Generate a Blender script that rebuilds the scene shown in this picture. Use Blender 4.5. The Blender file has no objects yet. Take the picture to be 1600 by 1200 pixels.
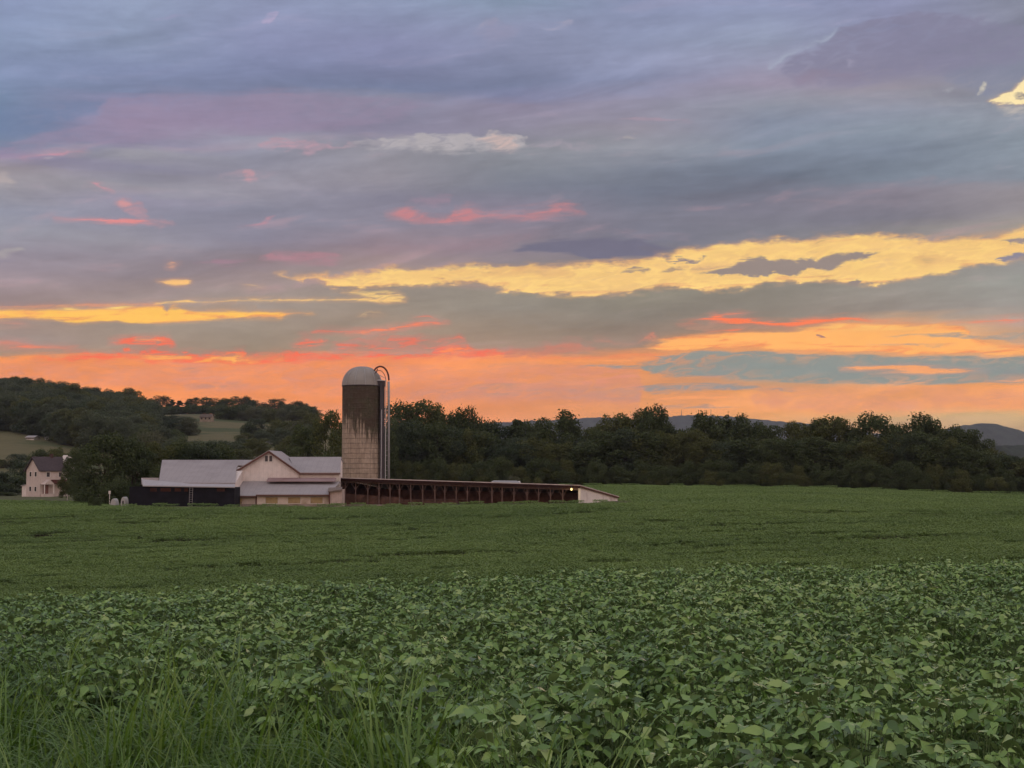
import bpy, math, random
from mathutils import Vector, Matrix
from mathutils import noise as mnoise
import numpy as np

S = bpy.context.scene
COL = S.collection
R = math.radians

# ------------------------------------------------------------------ camera
F = 2323.0                      # focal length in photo pixels (1600 wide)
PITCH = math.atan((735 - 600) / F)
cam_data = bpy.data.cameras.new('camera')
cam_data.sensor_width = 36.0
cam_data.lens = 36.0 * F / 1600.0
cam_data.clip_start = 0.1
cam_data.clip_end = 60000.0
cam = bpy.data.objects.new('camera', cam_data)
COL.objects.link(cam)
cam.location = (0, 0, 0)        # z = 0 is eye level; the ground lies below it
cam.rotation_euler = (R(90) + PITCH, 0, 0)
S.camera = cam
S.render.resolution_x, S.render.resolution_y = 1024, 768
CP, SP = math.cos(PITCH), math.sin(PITCH)


def ray(x, row):
    """direction (y = 1) of a bearing measured on the photograph"""
    a, b = (x - 800.0) / F, (600.0 - row) / F
    y, z = CP - b * SP, SP + b * CP
    return a / y, z / y


def at(x, row, y):
    a, b = ray(x, row)
    return Vector((a * y, y, b * y))


def zat(row, y, x=800):
    return ray(x, row)[1] * y


# ------------------------------------------------------------------ colour management
S.view_settings.view_transform = 'Standard'
S.view_settings.look = 'None'
S.view_settings.gamma = 1.0
S.view_settings.exposure = 0.0
S.view_settings.use_curve_mapping = False
S.render.film_transparent = False
S.cycles.max_bounces = 6
S.cycles.diffuse_bounces = 3
S.cycles.glossy_bounces = 2
S.cycles.transmission_bounces = 4
S.cycles.transparent_max_bounces = 8
S.cycles.volume_bounces = 0
S.cycles.use_denoising = True
S.cycles.use_adaptive_sampling = True
S.cycles.adaptive_threshold = 0.02
S.cycles.sample_clamp_indirect = 4.0


def lin(c, k=1.0):
    def f(v):
        v /= 255.0
        return v / 12.92 if v <= 0.04045 else ((v + 0.055) / 1.055) ** 2.4
    return (f(c[0]) * k, f(c[1]) * k, f(c[2]) * k, 1.0)


# ------------------------------------------------------------------ node helper
class NT:
    def __init__(self, tree):
        self.t = tree
        self.n = tree.nodes
        self.n.clear()

    def add(self, kind, **kw):
        nd = self.n.new(kind)
        for k, v in kw.items():
            setattr(nd, k, v)
        return nd

    def link(self, a, b):
        if isinstance(a, bpy.types.NodeSocket):
            self.t.links.new(a, b)
        else:
            b.default_value = a

    def math(self, op, a, b=0.0, c=0.0, clamp=False):
        m = self.add('ShaderNodeMath', operation=op, use_clamp=clamp)
        self.link(a, m.inputs[0]); self.link(b, m.inputs[1]); self.link(c, m.inputs[2])
        return m.outputs[0]

    def mixc(self, f, a, b, mode='MIX'):
        m = self.add('ShaderNodeMix', data_type='RGBA', blend_type=mode)
        self.link(f, m.inputs[0]); self.link(a, m.inputs[6]); self.link(b, m.inputs[7])
        return m.outputs[2]

    def rng(self, v, a, b, lo=0.0, hi=1.0, kind='SMOOTHSTEP'):
        m = self.add('ShaderNodeMapRange', interpolation_type=kind)
        for s, x in zip(m.inputs[:5], (v, a, b, lo, hi)):
            self.link(x, s)
        return m.outputs[0]

    def noise(self, vec, scale=1.0, detail=4.0, rough=0.55, dim='3D', dist=0.0):
        m = self.add('ShaderNodeTexNoise', noise_dimensions=dim)
        self.link(vec, m.inputs['Vector'])
        m.inputs['Scale'].default_value = scale
        m.inputs['Detail'].default_value = detail
        m.inputs['Roughness'].default_value = rough
        m.inputs['Distortion'].default_value = dist
        return m.outputs[0]

    def ramp(self, f, stops, mode='LINEAR'):
        m = self.add('ShaderNodeValToRGB')
        self.link(f, m.inputs[0])
        cr = m.color_ramp
        cr.interpolation = mode
        while len(cr.elements) > 1:
            cr.elements.remove(cr.elements[-1])
        stops = sorted(stops, key=lambda s: s[0])
        cr.elements[0].position, cr.elements[0].color = stops[0]
        for p, c in stops[1:]:
            e = cr.elements.new(p)
            e.color = c
        return m.outputs[0]

    def xyz(self, x, y, z=0.0):
        m = self.add('ShaderNodeCombineXYZ')
        self.link(x, m.inputs[0]); self.link(y, m.inputs[1]); self.link(z, m.inputs[2])
        return m.outputs[0]


# ------------------------------------------------------------------ sky
# The sky is a function of azimuth and elevation only, so it is the same sky from any place.
AZ0, AZW, ELW = -0.42, 0.84, 0.36


def sk(x, row):
    a, b = ray(x, row)
    d = Vector((a, 1.0, b)).normalized()
    return (math.atan2(d.x, d.y) - AZ0) / AZW, math.asin(d.z) / ELW


world = bpy.data.worlds.new('World')
S.world = world
world.use_nodes = True
try:
    world.cycles.sampling_method = 'MANUAL'
    world.cycles.sample_map_resolution = 512
except Exception:
    pass
W = NT(world.node_tree)
tc = W.add('ShaderNodeTexCoord')
sep = W.add('ShaderNodeSeparateXYZ')
W.link(tc.outputs['Generated'], sep.inputs[0])
dx, dy, dz = sep.outputs
az = W.math('ARCTAN2', dx, dy)
el = W.math('ARCSINE', dz)
T = W.math('DIVIDE', W.math('SUBTRACT', az, AZ0), AZW)
E = W.math('DIVIDE', el, ELW)

PX = 1.0 / (F * ELW)            # one photo pixel of elevation in E units
warpA = W.math('SUBTRACT', W.noise(W.xyz(W.math('MULTIPLY', az, 11.0), W.math('MULTIPLY', el, 75.0)), 1, 6, 0.6, '2D'), 0.5)
warpB = W.math('SUBTRACT', W.noise(W.xyz(W.math('MULTIPLY', az, 55.0), W.math('MULTIPLY', el, 120.0), ), 1, 6, 0.62, '2D'), 0.5)
stre = W.noise(W.xyz(W.math('MULTIPLY', az, 26.0), W.math('MULTIPLY_ADD', el, 280.0, W.math('MULTIPLY', az, -12.0))), 1, 5, 0.62, '2D', 0.6)
broad = W.noise(W.xyz(W.math('MULTIPLY', az, 5.0), W.math('MULTIPLY_ADD', el, 28.0, W.math('MULTIPLY', az, -3.0)), ), 1, 6, 0.6, '2D', 0.4)
frag = W.rng(W.noise(W.xyz(W.math('MULTIPLY', az, 60.0), W.math('MULTIPLY_ADD', el, 210.0, W.math('MULTIPLY', az, -30.0)), 3.0), 1, 5, 0.65, '2D', 0.8), 0.36, 0.56)
TW = W.math('MULTIPLY_ADD', warpB, 0.01, T)
stz = W.math('SUBTRACT', stre, 0.5)
EA = W.math('MULTIPLY_ADD', warpA, 26 * PX, W.math('MULTIPLY_ADD', stz, 13 * PX, E))
EN = W.math('MULTIPLY_ADD', warpB, 6 * PX, W.math('MULTIPLY_ADD', stz, 8 * PX, E))
EB = W.math('MULTIPLY_ADD', warpB, 28 * PX, W.math('MULTIPLY_ADD', stz, 11 * PX, E))

COLS = [
 (0, [(-60,(132,146,180)),(0,(138,150,182)),(60,(138,152,182)),(110,(133,146,178)),(150,(122,140,170)),(195,(112,130,160)),(222,(122,134,160)),(242,(140,134,162)),(262,(160,152,160)),(290,(158,154,162)),(330,(146,148,164)),(365,(150,150,162)),(400,(150,142,154)),(440,(162,146,152)),(474,(160,142,142)),(510,(165,142,132)),(530,(160,145,140)),(552,(168,142,124)),(559,(245,150,91)),(600,(252,155,91)),(640,(245,151,97)),(690,(230,145,103))]),
 (200, [(-60,(135,148,180)),(0,(148,160,188)),(60,(142,154,182)),(110,(132,142,174)),(140,(128,138,168)),(150,(138,138,168)),(190,(150,136,162)),(228,(140,134,158)),(242,(158,156,166)),(262,(140,138,158)),(290,(150,148,158)),(310,(146,142,160)),(345,(140,140,156)),(375,(150,146,156)),(400,(146,138,148)),(430,(150,138,144)),(470,(164,146,142)),(510,(158,144,132)),(552,(166,142,126)),(560,(245,150,93)),(610,(249,153,93)),(650,(240,147,97)),(690,(227,143,101))]),
 (400, [(-60,(138,144,178)),(0,(142,150,180)),(60,(136,142,174)),(110,(128,136,168)),(136,(126,134,164)),(146,(146,140,166)),(195,(146,136,162)),(218,(150,150,166)),(250,(144,144,160)),(290,(150,146,158)),(330,(134,134,150)),(375,(140,136,152)),(410,(148,134,140)),(440,(162,144,142)),(470,(158,144,136)),(520,(156,142,128)),(554,(158,140,122)),(562,(249,151,91)),(610,(245,151,95)),(660,(227,141,99))]),
 (600, [(-60,(134,144,174)),(0,(138,148,176)),(70,(134,138,170)),(115,(124,130,160)),(136,(122,132,162)),(150,(140,142,164)),(200,(140,136,158)),(235,(148,146,156)),(280,(146,142,152)),(310,(132,130,146)),(350,(136,132,146)),(385,(150,132,140)),(410,(158,138,138)),(440,(150,140,132)),(475,(152,140,128)),(520,(158,138,122)),(549,(166,138,120)),(557,(245,147,91)),(600,(241,149,95)),(640,(230,143,97)),(670,(220,143,103))]),
 (800, [(-60,(136,148,174)),(0,(136,152,176)),(40,(142,148,176)),(80,(136,142,170)),(130,(122,130,158)),(150,(128,132,162)),(165,(142,136,158)),(200,(140,136,154)),(230,(142,144,152)),(265,(128,132,142)),(290,(126,130,144)),(330,(136,130,146)),(360,(132,124,136)),(400,(140,130,138)),(440,(150,142,130)),(480,(146,138,128)),(520,(156,138,122)),(546,(162,136,120)),(556,(243,153,95)),(600,(235,151,99)),(640,(225,147,103)),(670,(217,147,109))]),
 (1000, [(-60,(138,146,172)),(0,(138,146,176)),(60,(140,148,176)),(95,(144,150,178)),(125,(134,140,168)),(150,(142,140,162)),(200,(144,140,152)),(230,(140,142,152)),(265,(122,128,142)),(300,(116,122,138)),(340,(126,126,140)),(375,(120,120,134)),(410,(140,132,134)),(460,(146,140,126)),(490,(138,130,120)),(540,(158,136,122)),(556,(241,155,97)),(600,(227,153,105)),(640,(229,155,103)),(670,(217,151,111))]),
 (1200, [(-60,(138,144,172)),(0,(140,148,178)),(60,(148,156,180)),(95,(152,154,178)),(130,(154,146,166)),(160,(144,148,162)),(190,(130,138,156)),(230,(128,138,154)),(275,(112,120,136)),(320,(128,126,140)),(365,(126,126,136)),(400,(140,134,134)),(450,(146,140,130)),(485,(144,136,126)),(515,(170,140,120)),(545,(240,162,104)),(575,(135,148,145)),(615,(235,161,103)),(640,(237,161,105)),(660,(219,159,109)),(690,(200,150,122))]),
 (1400, [(-60,(134,140,168)),(0,(140,144,174)),(60,(136,138,166)),(110,(142,138,158)),(140,(156,150,162)),(170,(142,148,164)),(200,(134,144,158)),(235,(126,136,152)),(275,(124,134,148)),(300,(136,130,142)),(335,(128,126,138)),(362,(142,138,140)),(400,(150,144,138)),(445,(156,150,142)),(485,(152,142,134)),(520,(240,176,112)),(545,(244,168,108)),(575,(138,150,150)),(605,(241,163,105)),(638,(237,163,107)),(655,(200,164,124)),(690,(190,156,128))]),
 (1600, [(-60,(130,134,154)),(0,(136,140,158)),(60,(138,140,160)),(110,(138,142,160)),(140,(144,146,158)),(180,(150,156,168)),(220,(138,148,160)),(280,(134,142,154)),(300,(152,146,152)),(330,(152,146,150)),(355,(160,152,145)),(400,(150,146,146)),(440,(156,156,150)),(480,(158,152,146)),(510,(178,152,136)),(545,(250,176,112)),(575,(140,150,154)),(600,(245,165,105)),(636,(251,169,105)),(650,(200,168,126)),(690,(186,158,132))]),
]
SKYK = 1.0
HAZE = 4.2e-5                   # density of the evening haze, per metre
prev = None
base = None
for x, stops in COLS:
    t, _ = sk(x, 400)
    st = [(max(0.0, min(1.0, sk(x, r)[1])), lin(c, SKYK)) for r, c in stops]
    c = W.ramp(EA, st, 'EASE' if False else 'LINEAR')
    if base is None:
        base = c
    else:
        base = W.mixc(W.rng(TW, prev, t, kind='LINEAR'), base, c)
    prev = t
# soft mottling of the cloud deck
mot = W.rng(broad, 0.3, 0.7, 0.90, 1.10, 'LINEAR')
mot2 = W.rng(stre, 0.25, 0.75, 0.985, 1.015, 'LINEAR')
# billows: the deck is a little brighter on the flanks turned to the lit horizon
def deck(de):
    return W.noise(W.xyz(W.math('MULTIPLY', az, 9.0), W.math('MULTIPLY_ADD', el, 40.0, W.math('MULTIPLY_ADD', az, -5.0, de)), 0.0), 1, 7, 0.58, '2D', 0.5)
relief = W.math('SUBTRACT', deck(0.0), deck(0.30))
vm = W.add('ShaderNodeVectorMath', operation='SCALE')
W.link(base, vm.inputs[0]); W.link(W.math('MULTIPLY', W.math('MULTIPLY', mot, mot2), W.math('MULTIPLY_ADD', relief, 0.33, 1.0)), vm.inputs['Scale'])
pinkf = W.math('MULTIPLY', W.rng(relief, 0.08, 0.30), W.rng(E, sk(800, 120)[1], sk(800, 430)[1], 0.06, 0.32))
skyc = W.mixc(pinkf, vm.outputs[0], lin((190, 150, 156)))


def curve(pts, tq):
    nd = W.add('ShaderNodeFloatCurve')
    m = nd.mapping
    cv = m.curves[0]
    pts = sorted(pts)
    pts = [(0.0, pts[0][1])] + [p for p in pts if 0.001 < p[0] < 0.999] + [(1.0, pts[-1][1])]
    cv.points[0].location = pts[0]
    cv.points[1].location = pts[-1]
    for p in pts[1:-1]:
        cv.points.new(p[0], max(0.0, min(1.0, p[1])))
    for p in cv.points:
        p.handle_type = 'VECTOR'
    m.update()
    W.link(tq, nd.inputs['Value'])
    return nd.outputs[0]


PATCHES = []


def patch(top, bot, colour, st=3.0, sb=3.0, warp='A', op=1.0, streak=None, rim=None):
    """a cloud or a gap: rows of its upper and lower edge along x; st/sb soft edge widths in pixels"""
    top, bot = sorted(top), sorted(bot)

    def closed(t, b, d):
        mid, g = (t[1] + b[1]) / 2, 4 + (st + sb) / 2
        x = t[0]
        if x <= 0 or x >= 1600:
            x += d * 120
        return (x + d * 9, mid + g), (x + d * 9, mid - g)
    a1, b1 = closed(top[0], bot[0], -1)
    a2, b2 = closed(top[-1], bot[-1], 1)
    top, bot = [a1] + top + [a2], [b1] + bot + [b2]
    xs, ys = [q[0] for q in top + bot], [q[1] for q in top + bot]
    PATCHES.append((min(xs), max(xs), min(ys) - 26, max(ys) + 26, top, bot, colour, st, sb, warp, op, streak, rim))


def build_patch(P, col, tq):
    top, bot, colour, st, sb, warp, op, streak, rim = P[4:]
    e = {'A': EA, 'B': EB, 'N': EN}[warp]
    hi, lo = curve([sk(*p) for p in top], tq), curve([sk(*p) for p in bot], tq)
    du, dl = W.math('SUBTRACT', hi, e), W.math('SUBTRACT', e, lo)
    if max(colour) - min(colour) > 58:
        # thin lit vapour round the edge of a glowing gap or streak
        pad = 8.0 if max(colour) < 240 or colour[1] < 150 else 5.5
        hc = tuple((k + g_) / 2 for k, g_ in zip(colour, (196, 140, 138) if colour[1] < 170 else (200, 134, 110)))
        hm_ = W.math('MULTIPLY', W.rng(du, -pad * PX, pad * PX), W.rng(dl, -pad * PX, pad * PX))
        hm_ = W.math('MULTIPLY', hm_, W.math('MULTIPLY_ADD', frag, 0.35 * op, 0.20 * op))
        col = W.mixc(hm_, col, lin(hc, SKYK))
    m = W.math('MULTIPLY', W.rng(du, 0.0, st * PX * 1.7), W.rng(dl, 0.0, sb * PX * 1.7))
    if streak:
        m = W.math('MULTIPLY', m, W.math('MULTIPLY', W.rng(stre, streak[0], streak[1]), W.math('MULTIPLY_ADD', frag, 0.5, 0.5)))
    if op != 1.0:
        m = W.math('MULTIPLY', m, W.math('MULTIPLY_ADD', frag, op * 0.55, op * 0.45))
    # each patch waits for the one before it, which keeps the shader's stack small
    core = lin(colour, SKYK)
    if rim:
        # thinner cloud veils the glow near its edges and in drifts inside it
        ins = W.math('MULTIPLY_ADD', frag, 5 * PX, W.math('MINIMUM', du, dl))
        ins = W.math('MULTIPLY_ADD', W.math('SUBTRACT', stre, 0.5), 42 * PX, ins)
        core = W.mixc(W.rng(ins, 0.0, 13 * PX), lin(rim, SKYK), core)
    return W.mixc(m, col, core), W.math('MULTIPLY_ADD', m, 1e-20, TW)


# ---- upper left: blue block and lavender wedge
patch([(0,154),(60,154),(110,152),(160,150),(175,152)], [(0,222),(30,216),(60,208),(100,198),(150,184),(175,152)], (114,130,162), 10, 8, op=0.7)
patch([(0,226),(40,214),(65,200),(100,194),(150,184),(175,146),(240,140),(300,140),(420,140),(560,146),(700,160)], [(0,252),(30,252),(55,240),(90,236),(180,234),(260,226),(360,220),(480,212),(600,196),(700,160)], (150,136,160), 5, 6, op=0.52)
patch([(30,246),(55,240),(80,234),(130,233),(140,235)], [(30,250),(60,246),(90,242),(130,238),(140,236)], (205,145,160), 2, 4, op=0.75)
patch([(60,246),(80,243),(92,245)], [(60,249),(80,250),(92,247)], (200,195,192), 2, 3, op=0.6)
patch([(0,262),(12,264),(30,285)], [(0,298),(20,298),(30,290)], (180,168,168), 8, 8, op=0.8)
# pale line of lit cumulus tops, middle
patch([(405,220),(450,216),(480,222),(550,222),(560,224)], [(405,232),(460,236),(480,246),(500,238),(560,230)], (185,152,165), 3, 6, 'B', op=0.8)
patch([(530,226),(560,218),(600,212),(650,208),(690,204),(740,206),(790,206),(820,212),(830,225)], [(530,230),(580,236),(640,240),(700,246),(740,238),(790,244),(815,238),(830,228)], (178,172,176), 4, 9, 'B', op=0.95)
patch([(735,212),(760,208),(800,214),(818,222)], [(735,216),(760,230),(780,244),(800,242),(818,228)], (200,178,174), 4, 8, 'B', op=0.95)
patch([(820,222),(850,214),(880,214),(900,222),(940,222),(960,212),(990,206),(1005,208)], [(820,238),(880,238),(920,242),(950,226),(985,224),(1005,212)], (166,156,168), 5, 8, 'B', op=0.6)
patch([(970,212),(985,208),(1000,212)], [(970,222),(990,222),(1000,214)], (176,170,164), 4, 6, 'B', op=0.7)
patch([(960,182),(1000,178),(1040,179),(1072,184),(1090,186)], [(960,187),(1030,188),(1072,191),(1090,188)], (178,148,162), 3, 4, op=0.65)
patch([(1085,222),(1105,219),(1120,222)], [(1085,227),(1105,227),(1120,224)], (166,170,178), 3, 4, 'B', op=0.6)
# high feathers
patch([(215,34),(240,28),(280,20),(300,20),(304,24)], [(215,35),(240,37),(275,33),(304,27)], (160,152,186), 4, 5, 'B', op=0.7)
patch([(410,28),(418,18),(430,15),(440,14)], [(410,32),(420,40),(428,34),(440,16)], (170,162,192), 3, 3, 'B', op=0.95)
patch([(735,50),(755,26),(775,26),(800,34),(820,38)], [(735,58),(760,76),(780,78),(805,66),(820,48)], (152,150,176), 8, 12, 'B', op=0.6)
patch([(740,42),(760,26),(782,27)], [(740,47),(765,44),(782,36)], (170,160,178), 4, 8, 'B', op=0.55)
patch([(838,38),(870,34),(888,29),(897,34)], [(838,44),(868,48),(890,46),(897,38)], (164,162,184), 4, 5, 'B', op=0.75)
# upper right: dark cloud with lit rim
patch([(1200,92),(1245,70),(1280,60),(1305,40),(1312,44)], [(1200,110),(1225,96),(1250,78),(1280,74),(1300,60),(1312,46)], (166,174,192), 9, 3, 'B', op=0.85)
patch([(1216,106),(1228,94),(1250,76),(1282,70),(1300,54),(1312,40),(1360,26),(1430,12),(1500,20),(1600,40)], [(1216,112),(1230,130),(1250,144),(1272,138),(1290,148),(1340,144),(1380,134),(1440,126),(1500,132),(1560,120),(1600,108)], (133,131,155), 5, 14, 'B', op=0.8)
patch([(1222,110),(1260,104),(1290,104),(1340,108),(1375,112)], [(1222,114),(1240,132),(1252,140),(1290,134),(1330,136),(1375,118)], (148,134,152), 10, 12, 'B', op=0.6)
patch([(1316,92),(1330,84),(1342,96)], [(1316,98),(1326,114),(1342,100)], (162,158,180), 7, 9, 'B', op=0.55)
patch([(1470,110),(1500,100),(1540,96),(1600,88)], [(1470,120),(1500,144),(1550,152),(1575,142),(1600,128)], (132,136,156), 8, 5, 'B', op=0.75)
patch([(1468,140),(1485,132),(1495,138)], [(1468,146),(1485,146),(1495,142)], (186,188,194), 5, 6, 'B', op=0.65)
patch([(1526,140),(1538,124),(1546,128)], [(1526,146),(1536,146),(1546,132)], (210,202,184), 4, 5, 'B', op=0.75)
patch([(1400,150),(1450,142),(1500,150),(1545,156)], [(1400,156),(1450,158),(1545,172)], (166,168,176), 6, 8, op=0.5)
patch([(1543,158),(1560,150),(1580,142),(1592,130),(1605,124)], [(1543,162),(1560,168),(1585,164),(1605,160)], (252,230,176), 2.5, 3, 'B')
patch([(1582,146),(1592,142),(1605,144)], [(1582,150),(1592,156),(1605,154)], (150,142,140), 2.5, 2.5, 'B', op=0.95)
patch([(1548,166),(1580,164),(1605,162)], [(1548,172),(1580,186),(1605,186)], (196,186,178), 4, 8, 'B', op=0.7)
# mid left: pinks
patch([(136,286),(150,284),(166,290),(182,294)], [(136,288),(150,295),(166,298),(182,297)], (208,146,158), 2, 3, 'B', op=0.9)
patch([(180,316),(190,306),(205,310),(225,318),(235,336),(270,340),(282,344)], [(180,320),(195,336),(230,352),(250,362),(270,356),(282,350)], (192,146,152), 6, 8, 'B', op=0.62)
patch([(180,312),(192,308),(205,314)], [(180,316),(198,326),(208,320)], (212,152,152), 3, 4, 'B', op=0.7)
patch([(80,342),(120,340),(160,338),(190,336),(220,340),(242,344)], [(80,345),(130,346),(180,350),(205,351),(242,347)], (222,142,142), 2.5, 3.5, 'A')
patch([(366,352),(400,348),(420,342),(434,338)], [(366,356),(400,356),(420,352),(434,342)], (192,140,152), 2.5, 4, 'A', op=0.8)
patch([(340,272),(380,262),(400,268),(430,266),(462,264),(466,268)], [(340,286),(380,284),(410,284),(440,272),(466,272)], (172,152,164), 5, 8, 'B', op=0.65)
patch([(372,272),(385,262),(400,272)], [(372,276),(388,286),(404,284)], (196,152,160), 4, 5, 'B', op=0.7)
patch([(0,388),(20,384),(36,382),(44,386)], [(0,404),(20,402),(40,392),(44,388)], (184,176,170), 4, 5, 'B', op=0.8)
patch([(0,406),(20,405),(40,406)], [(0,414),(20,412),(40,408)], (140,134,152), 3, 3, 'B', op=0.7)
# pink bow
patch([(600,336),(612,331),(635,320),(655,326),(680,336),(700,338),(712,328),(706,322),(730,322),(760,332),(820,330),(860,322),(885,319),(905,326),(916,334)], [(600,338),(625,340),(650,347),(665,350),(700,351),(730,350),(742,345),(780,342),(820,341),(870,338),(905,338),(916,336)], (200,132,136), 5, 6, 'A', op=0.8)
patch([(636,306),(660,304),(700,304),(708,308)], [(636,322),(680,330),(704,328),(708,310)], (158,136,152), 6, 8, 'B', op=0.6)
patch([(530,392),(600,378),(680,368),(760,358),(860,350)], [(530,404),(620,402),(700,402),(780,398),(860,372)], (158,132,142), 14, 12, op=0.5)
patch([(400,404),(430,390),(480,392),(530,394),(540,402)], [(400,416),(450,418),(520,418),(540,408)], (178,132,142), 5, 7, op=0.75)
patch([(300,406),(340,402),(380,406),(400,408)], [(300,412),(350,416),(400,412)], (168,130,146), 3, 4, op=0.6)
patch([(1200,312),(1280,308),(1340,312),(1420,310)], [(1200,318),(1300,322),(1420,320)], (158,142,150), 5, 6, op=0.5)
# right: dark blade over the yellow gap
patch([(800,388),(830,376),(880,368),(940,366),(1000,368),(1030,376),(1060,381),(1106,384)], [(800,396),(880,398),(900,402),(930,409),(1000,404),(1034,402),(1034,390),(1060,386),(1106,385)], (116,114,132), 5, 3, 'A')
# ---- yellow gap on the right
YR = (253,212,132)
patch([(424,429),(440,424),(456,428),(480,429),(500,426),(520,428),(560,424),(600,418),(650,414),(700,416),(740,411),(800,414),(840,414),(880,409),(900,410),(940,407),(1000,405),(1040,402),(1034,393),(1060,388),(1100,386),(1130,377),(1200,373),(1260,370),(1320,366),(1400,366),(1440,370),(1500,372),(1560,368),(1585,356),(1600,352)],
      [(424,431),(460,434),(475,438),(500,440),(470,442),(474,448),(520,451),(560,454),(600,450),(640,447),(700,444),(760,446),(800,455),(850,462),(900,464),(940,466),(965,462),(985,458),(1010,456),(1045,450),(1080,449),(1112,457),(1150,453),(1200,446),(1240,440),(1300,443),(1380,446),(1410,440),(1440,433),(1480,431),(1500,424),(1530,416),(1570,412),(1600,404)], YR, 6, 3, 'B', rim=(238,184,126))
patch([(470,434),(520,436),(560,438),(600,438)], [(470,436),(520,441),(560,441),(600,440)], (206,160,122), 2, 2, 'A', op=0.9)
patch([(530,457),(560,452),(600,450),(625,456),(635,462)], [(530,459),(570,464),(600,470),(620,471),(635,466)], (244,206,134), 3, 3, 'A', streak=(0.42,0.58))
patch([(700,424),(760,422),(820,418),(880,420),(900,428)], [(700,428),(760,432),(820,428),(900,432)], (214,176,124), 3, 3, 'B', op=0.75, streak=(0.5,0.62))
patch([(800,460),(850,462),(900,462),(960,466)], [(800,466),(850,468),(900,470),(960,468)], (170,150,118), 2, 3, 'A', op=0.7)
patch([(560,428),(700,418),(900,414),(1060,400),(1200,378),(1400,372),(1600,364)], [(560,444),(700,440),(900,458),(1060,446),(1200,440),(1400,436),(1600,400)], (228,186,132), 8, 8, 'A', op=0.55, streak=(0.54,0.68))
# clouds inside the yellow gap
G1 = (152,138,132)
patch([(1080,430),(1100,426),(1130,416),(1160,404),(1190,399),(1210,404),(1250,402),(1272,400),(1282,404)], [(1080,432),(1160,431),(1250,431),(1258,424),(1270,414),(1282,406)], G1, 3, 2, 'B')
patch([(1258,414),(1280,402),(1315,394),(1340,391),(1372,396),(1380,398)], [(1258,420),(1285,423),(1300,423),(1320,414),(1350,410),(1368,402),(1380,399)], G1, 3, 3, 'B')
patch([(968,424),(990,414),(1004,415),(1020,420)], [(968,427),(985,428),(1008,428),(1020,422)], (160,140,128), 2, 2, 'B', op=0.95)
patch([(1028,408),(1060,402),(1090,400),(1104,404)], [(1028,410),(1060,410),(1090,409),(1104,406)], (150,134,132), 2, 2, 'B')
patch([(1034,420),(1050,414),(1066,416),(1082,420)], [(1034,426),(1050,428),(1068,424),(1082,421)], (172,148,126), 3, 3, 'B', op=0.9)
patch([(1270,384),(1280,376),(1300,373)], [(1270,386),(1280,384),(1300,375)], (196,164,118), 2, 2, 'B', op=0.8)
patch([(1428,402),(1440,396),(1462,400),(1500,403)], [(1428,408),(1445,412),(1465,406),(1500,405)], (206,172,124), 3, 3, 'B', op=0.9, streak=(0.4,0.55))
patch([(1556,380),(1575,376),(1590,370),(1605,368)], [(1556,384),(1580,388),(1605,382)], (160,144,140), 3, 3, 'B')
patch([(1552,404),(1562,396),(1582,392),(1605,390)], [(1552,408),(1575,410),(1605,406)], (144,138,150), 3, 3, 'B')
patch([(1324,444),(1332,436),(1346,432),(1348,436)], [(1324,448),(1346,448),(1348,440)], G1, 2, 2, 'B')
patch([(1000,448),(1020,445),(1042,443)], [(1000,450),(1020,448),(1042,445)], (190,160,122), 1.5, 1.5, 'N', op=0.8)
patch([(840,458),(900,455),(990,450)], [(840,460),(900,457.5),(990,452)], (190,158,120), 1.5, 1.5, 'A', op=0.7)
# small glints left
patch([(240,439),(262,437),(290,437),(304,440)], [(244,440),(270,448),(290,447),(304,441)], (250,196,126), 2, 2.5, 'N', op=0.95)
patch([(256,412),(268,408),(282,412)], [(256,415),(270,417),(282,414)], (222,166,134), 2.5, 3, 'B', op=0.85)
patch([(374,444),(392,443),(420,446)], [(374,446),(396,449),(420,448)], (206,176,140), 2, 2, op=0.7)
patch([(562,490),(575,488),(600,491)], [(562,492),(580,493),(600,493)], (214,186,140), 1.5, 1.5, 'B', op=0.9)
# ---- yellow gap on the left
YL = (254,196,100)
patch([(0,481),(60,481),(130,479),(200,478),(250,475),(268,474),(262,486),(300,484),(380,484),(420,485),(460,487),(490,488),(493,490)], [(0,500),(40,498),(80,500),(110,506),(130,505),(180,503),(200,507),(240,507),(300,504),(340,500),(400,498),(438,500),(450,493),(480,492),(493,491)], YL, 3.5, 2.5, 'N', rim=(240,164,104))
patch([(0,476),(60,477),(130,474),(200,474),(250,472)], [(0,481),(60,482),(130,480),(200,479),(250,478)], (222,150,118), 2, 2, 'N', op=0.8)
patch([(86,481),(110,478),(135,482)], [(86,483),(110,484),(135,484)], (255,220,120), 2, 2, 'N')
patch([(165,479),(190,477),(210,480)], [(165,482),(190,483),(210,482)], (255,220,124), 2, 2, 'N')
patch([(240,473),(290,467),(320,470),(400,467),(470,466),(540,466),(570,464),(620,468),(636,470)], [(240,477),(280,474),(320,473),(400,472),(470,471),(540,470),(600,472),(636,471)], (250,204,130), 1.5, 2, 'N', op=0.95)
patch([(255,482),(270,476),(320,474),(400,473)], [(255,485),(300,485),(400,484)], (170,148,132), 2, 2, 'N', op=0.85)
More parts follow.
